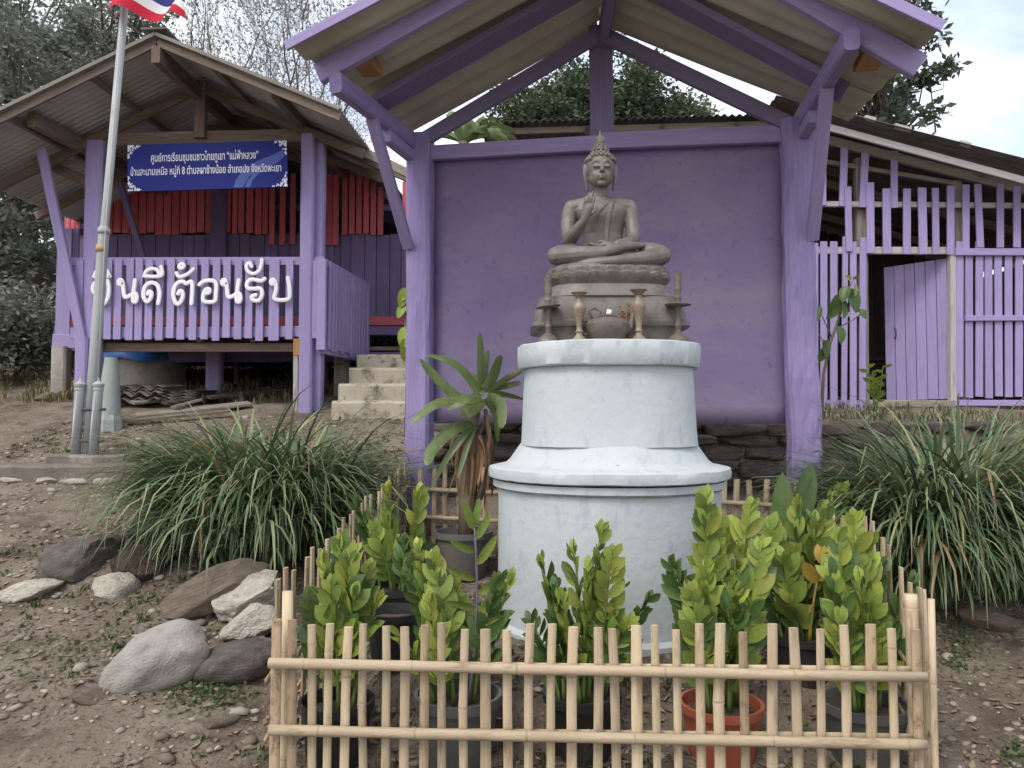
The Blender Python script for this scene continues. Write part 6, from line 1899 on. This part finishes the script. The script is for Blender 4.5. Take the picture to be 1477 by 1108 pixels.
# ------------------------------------------------------------------ ground cover: gravel, litter, weeds
rr = random.Random(55)
bm = bmesh.new(); bmesh.ops.create_icosphere(bm, subdivisions=1, radius=1.0)
iv = np.array([v.co[:] for v in bm.verts]); it = np.array([[v.index for v in f.verts] for f in bm.faces]); bm.free()
def scatter_pts(n, x0, x1, y0, y1, dens=None):
    out = []
    while len(out) < n:
        x, y = rr.uniform(x0, x1), y0 + (y1 - y0) * rr.random() ** 1.3
        if (x - PX) ** 2 + (y - PY) ** 2 < 0.42: continue
        if dens and noise.noise(Vector((x * 1.1, y * 1.1, 4.2))) < dens: continue
        out.append((x, y))
    return out
pts = scatter_pts(8000, -4.6, -0.6, 2.2, 8.2, -0.4) + scatter_pts(900, -0.9, 1.6, 2.3, 5.6) + scatter_pts(1300, 1.6, 3.6, 2.3, 4.6)
V, Fq, T = [], [], []
rg = np.random.default_rng(3)
for i, (x, y) in enumerate(pts):
    s_ = 0.004 + 0.017 * rr.random() ** 3 + (0.016 if rr.random() < 0.03 else 0)
    R = np.array(Matrix.Rotation(rr.uniform(0, 6.28), 3, 'Z') @ Matrix.Rotation(rr.uniform(-0.4, 0.4), 3, 'X'))
    vv = (iv * (1 + rg.normal(size=(len(iv), 1)) * 0.16) * np.array([1.4, 1.0, 0.6]) * s_) @ R.T + np.array([x, y, H(x, y) + s_ * 0.15])
    Fq.append(it + len(V) * len(iv)); V.append(vv)
    c_ = lerp3((0.17, 0.135, 0.11), (0.42, 0.37, 0.31), rr.random() ** 1.6)
    T.append(np.tile(np.array([*c_, 1.0]), (len(iv), 1)))
tag(put('gravel', big_mesh('gravel', np.concatenate(V), np.concatenate(Fq), MAT['litter'], np.concatenate(T))), 'loose gravel scattered over the bare soil', 'gravel', kind='stuff')
pts = scatter_pts(3200, -4.6, -0.7, 2.2, 8.2, -0.2) + scatter_pts(1600, -0.8, 1.5, 2.9, 5.4) + scatter_pts(1000, 1.6, 3.6, 2.4, 4.8)
C = np.array([(x, y, H(x, y) + 0.006) for x, y in pts]); n = len(C)
az = rg.uniform(0, 6.28, n); a = np.stack([np.cos(az), np.sin(az), rg.normal(0, 0.25, n)], 1); b = np.stack([-np.sin(az), np.cos(az), rg.normal(0, 0.35, n)], 1)
s_ = rg.uniform(0.010, 0.034, n)[:, None]
V = np.empty((n, 4, 3)); V[:, 0] = C - a * s_; V[:, 1] = C + b * s_ * 0.4; V[:, 2] = C + a * s_ + np.array([0, 0, 0.004]); V[:, 3] = C - b * s_ * 0.4
V[:, :, 2] = np.maximum(V[:, :, 2], C[:, None, 2] - 0.002)
tone = rg.random(n)[:, None]
T = np.ones((n, 4, 4)); T[:, :, :3] = (np.array([0.12, 0.08, 0.055]) * (1 - tone) + np.array([0.36, 0.28, 0.19]) * tone)[:, None, :]
tag(put('leaf_litter', big_mesh('leaf_litter', V.reshape(-1, 3), np.arange(n * 4).reshape(n, 4), MAT['litter'], T.reshape(-1, 4))), 'dry leaf litter strewn over the soil', 'leaf litter', kind='stuff')

def weeds(name, label, spots, hr, per, cols, wid=0.004):
    V, Fq, T = [], [], []
    for (x, y) in spots:
        z = H(x, y)
        for k in range(per):
            an = rr.uniform(0, 6.28); L = rr.uniform(*hr); ln = rr.uniform(0.2, 0.9)
            o = Vector((x + rr.gauss(0, 0.015), y + rr.gauss(0, 0.015), z - 0.004))
            hd2 = Vector((math.cos(an), math.sin(an), 0)); s2 = Vector((-hd2.y, hd2.x, 0)) * wid * rr.uniform(0.6, 1.5)
            m1 = o + hd2 * L * ln * 0.4 + Vector((0, 0, L * 0.7)); m2 = o + hd2 * L * ln + Vector((0, 0, L * (1.0 - 0.35 * ln)))
            i0 = len(V)
            V += [o - s2, o + s2, m1 + s2, m1 - s2, m2 + s2 * 0.15, m2 - s2 * 0.15]
            c_ = lerp3(cols[0], cols[1], rr.random())
            T += [(*c_, 1)] * 6
            Fq += [(i0, i0 + 1, i0 + 2, i0 + 3), (i0 + 3, i0 + 2, i0 + 4, i0 + 5)]
    tag(put(name, big_mesh(name, np.array([tuple(q) for q in V]), np.array(Fq), MAT['blade'], np.array(T))), label, 'grass', kind='stuff')
sp_ = scatter_pts(420, -4.6, -0.9, 2.3, 8.2, 0.1) + scatter_pts(120, 1.7, 3.4, 2.5, 4.2, 0.1) + scatter_pts(160, -0.7, 1.5, 3.0, 5.4, 0.0)
weeds('low_weeds', 'small low weeds dotted over the bare slope', sp_, (0.015, 0.05), 9, ((0.06, 0.09, 0.035), (0.14, 0.16, 0.07)), 0.005)
sp_ = [(rr.uniform(-0.6, 4.6), rr.uniform(6.12, 8.35)) for _ in range(700)]
weeds('terrace_grass', 'short pale grass growing on the terrace before the shed', sp_, (0.04, 0.12), 7, ((0.12, 0.13, 0.065), (0.27, 0.25, 0.15)), 0.004)
sp_ = [(rr.uniform(-8.5, -2.0), rr.uniform(8.8, 14)) for _ in range(1100)]
weeds('slope_grass', 'dry grass tufts on the slope around the house', sp_, (0.05, 0.18), 6, ((0.12, 0.12, 0.05), (0.28, 0.23, 0.13)), 0.006)

# low leafy creepers
C = []
for (mx_, my_, sx_, sy_, n_) in ((300, 1004, 34, 14, 520), (1385, 915, 22, 26, 420), (1375, 960, 10, 10, 80), (1470, 1090, 18, 10, 150), (230, 720, 26, 18, 300), (50, 960, 30, 30, 130), (150, 940, 24, 20, 110)):
    for _ in range(n_):
        p = ground_at(rr.gauss(mx_, sx_), min(1180, rr.gauss(my_, sy_))); C.append((p.x, p.y, p.z + rr.uniform(0.004, 0.035)))
C = np.array(C); tone = rg.random(len(C))[:, None]
cols = np.array([0.055, 0.08, 0.035]) * (1 - tone) + np.array([0.14, 0.17, 0.08]) * tone
tag(put('creeping_weeds', leaves_mesh('creeping_weeds', C, 0.022, cols, MAT['foliage'], (0, 0, 0), 5, 0.7)), 'low creeping leafy weeds around the rocks and the fence', 'weeds', kind='stuff')
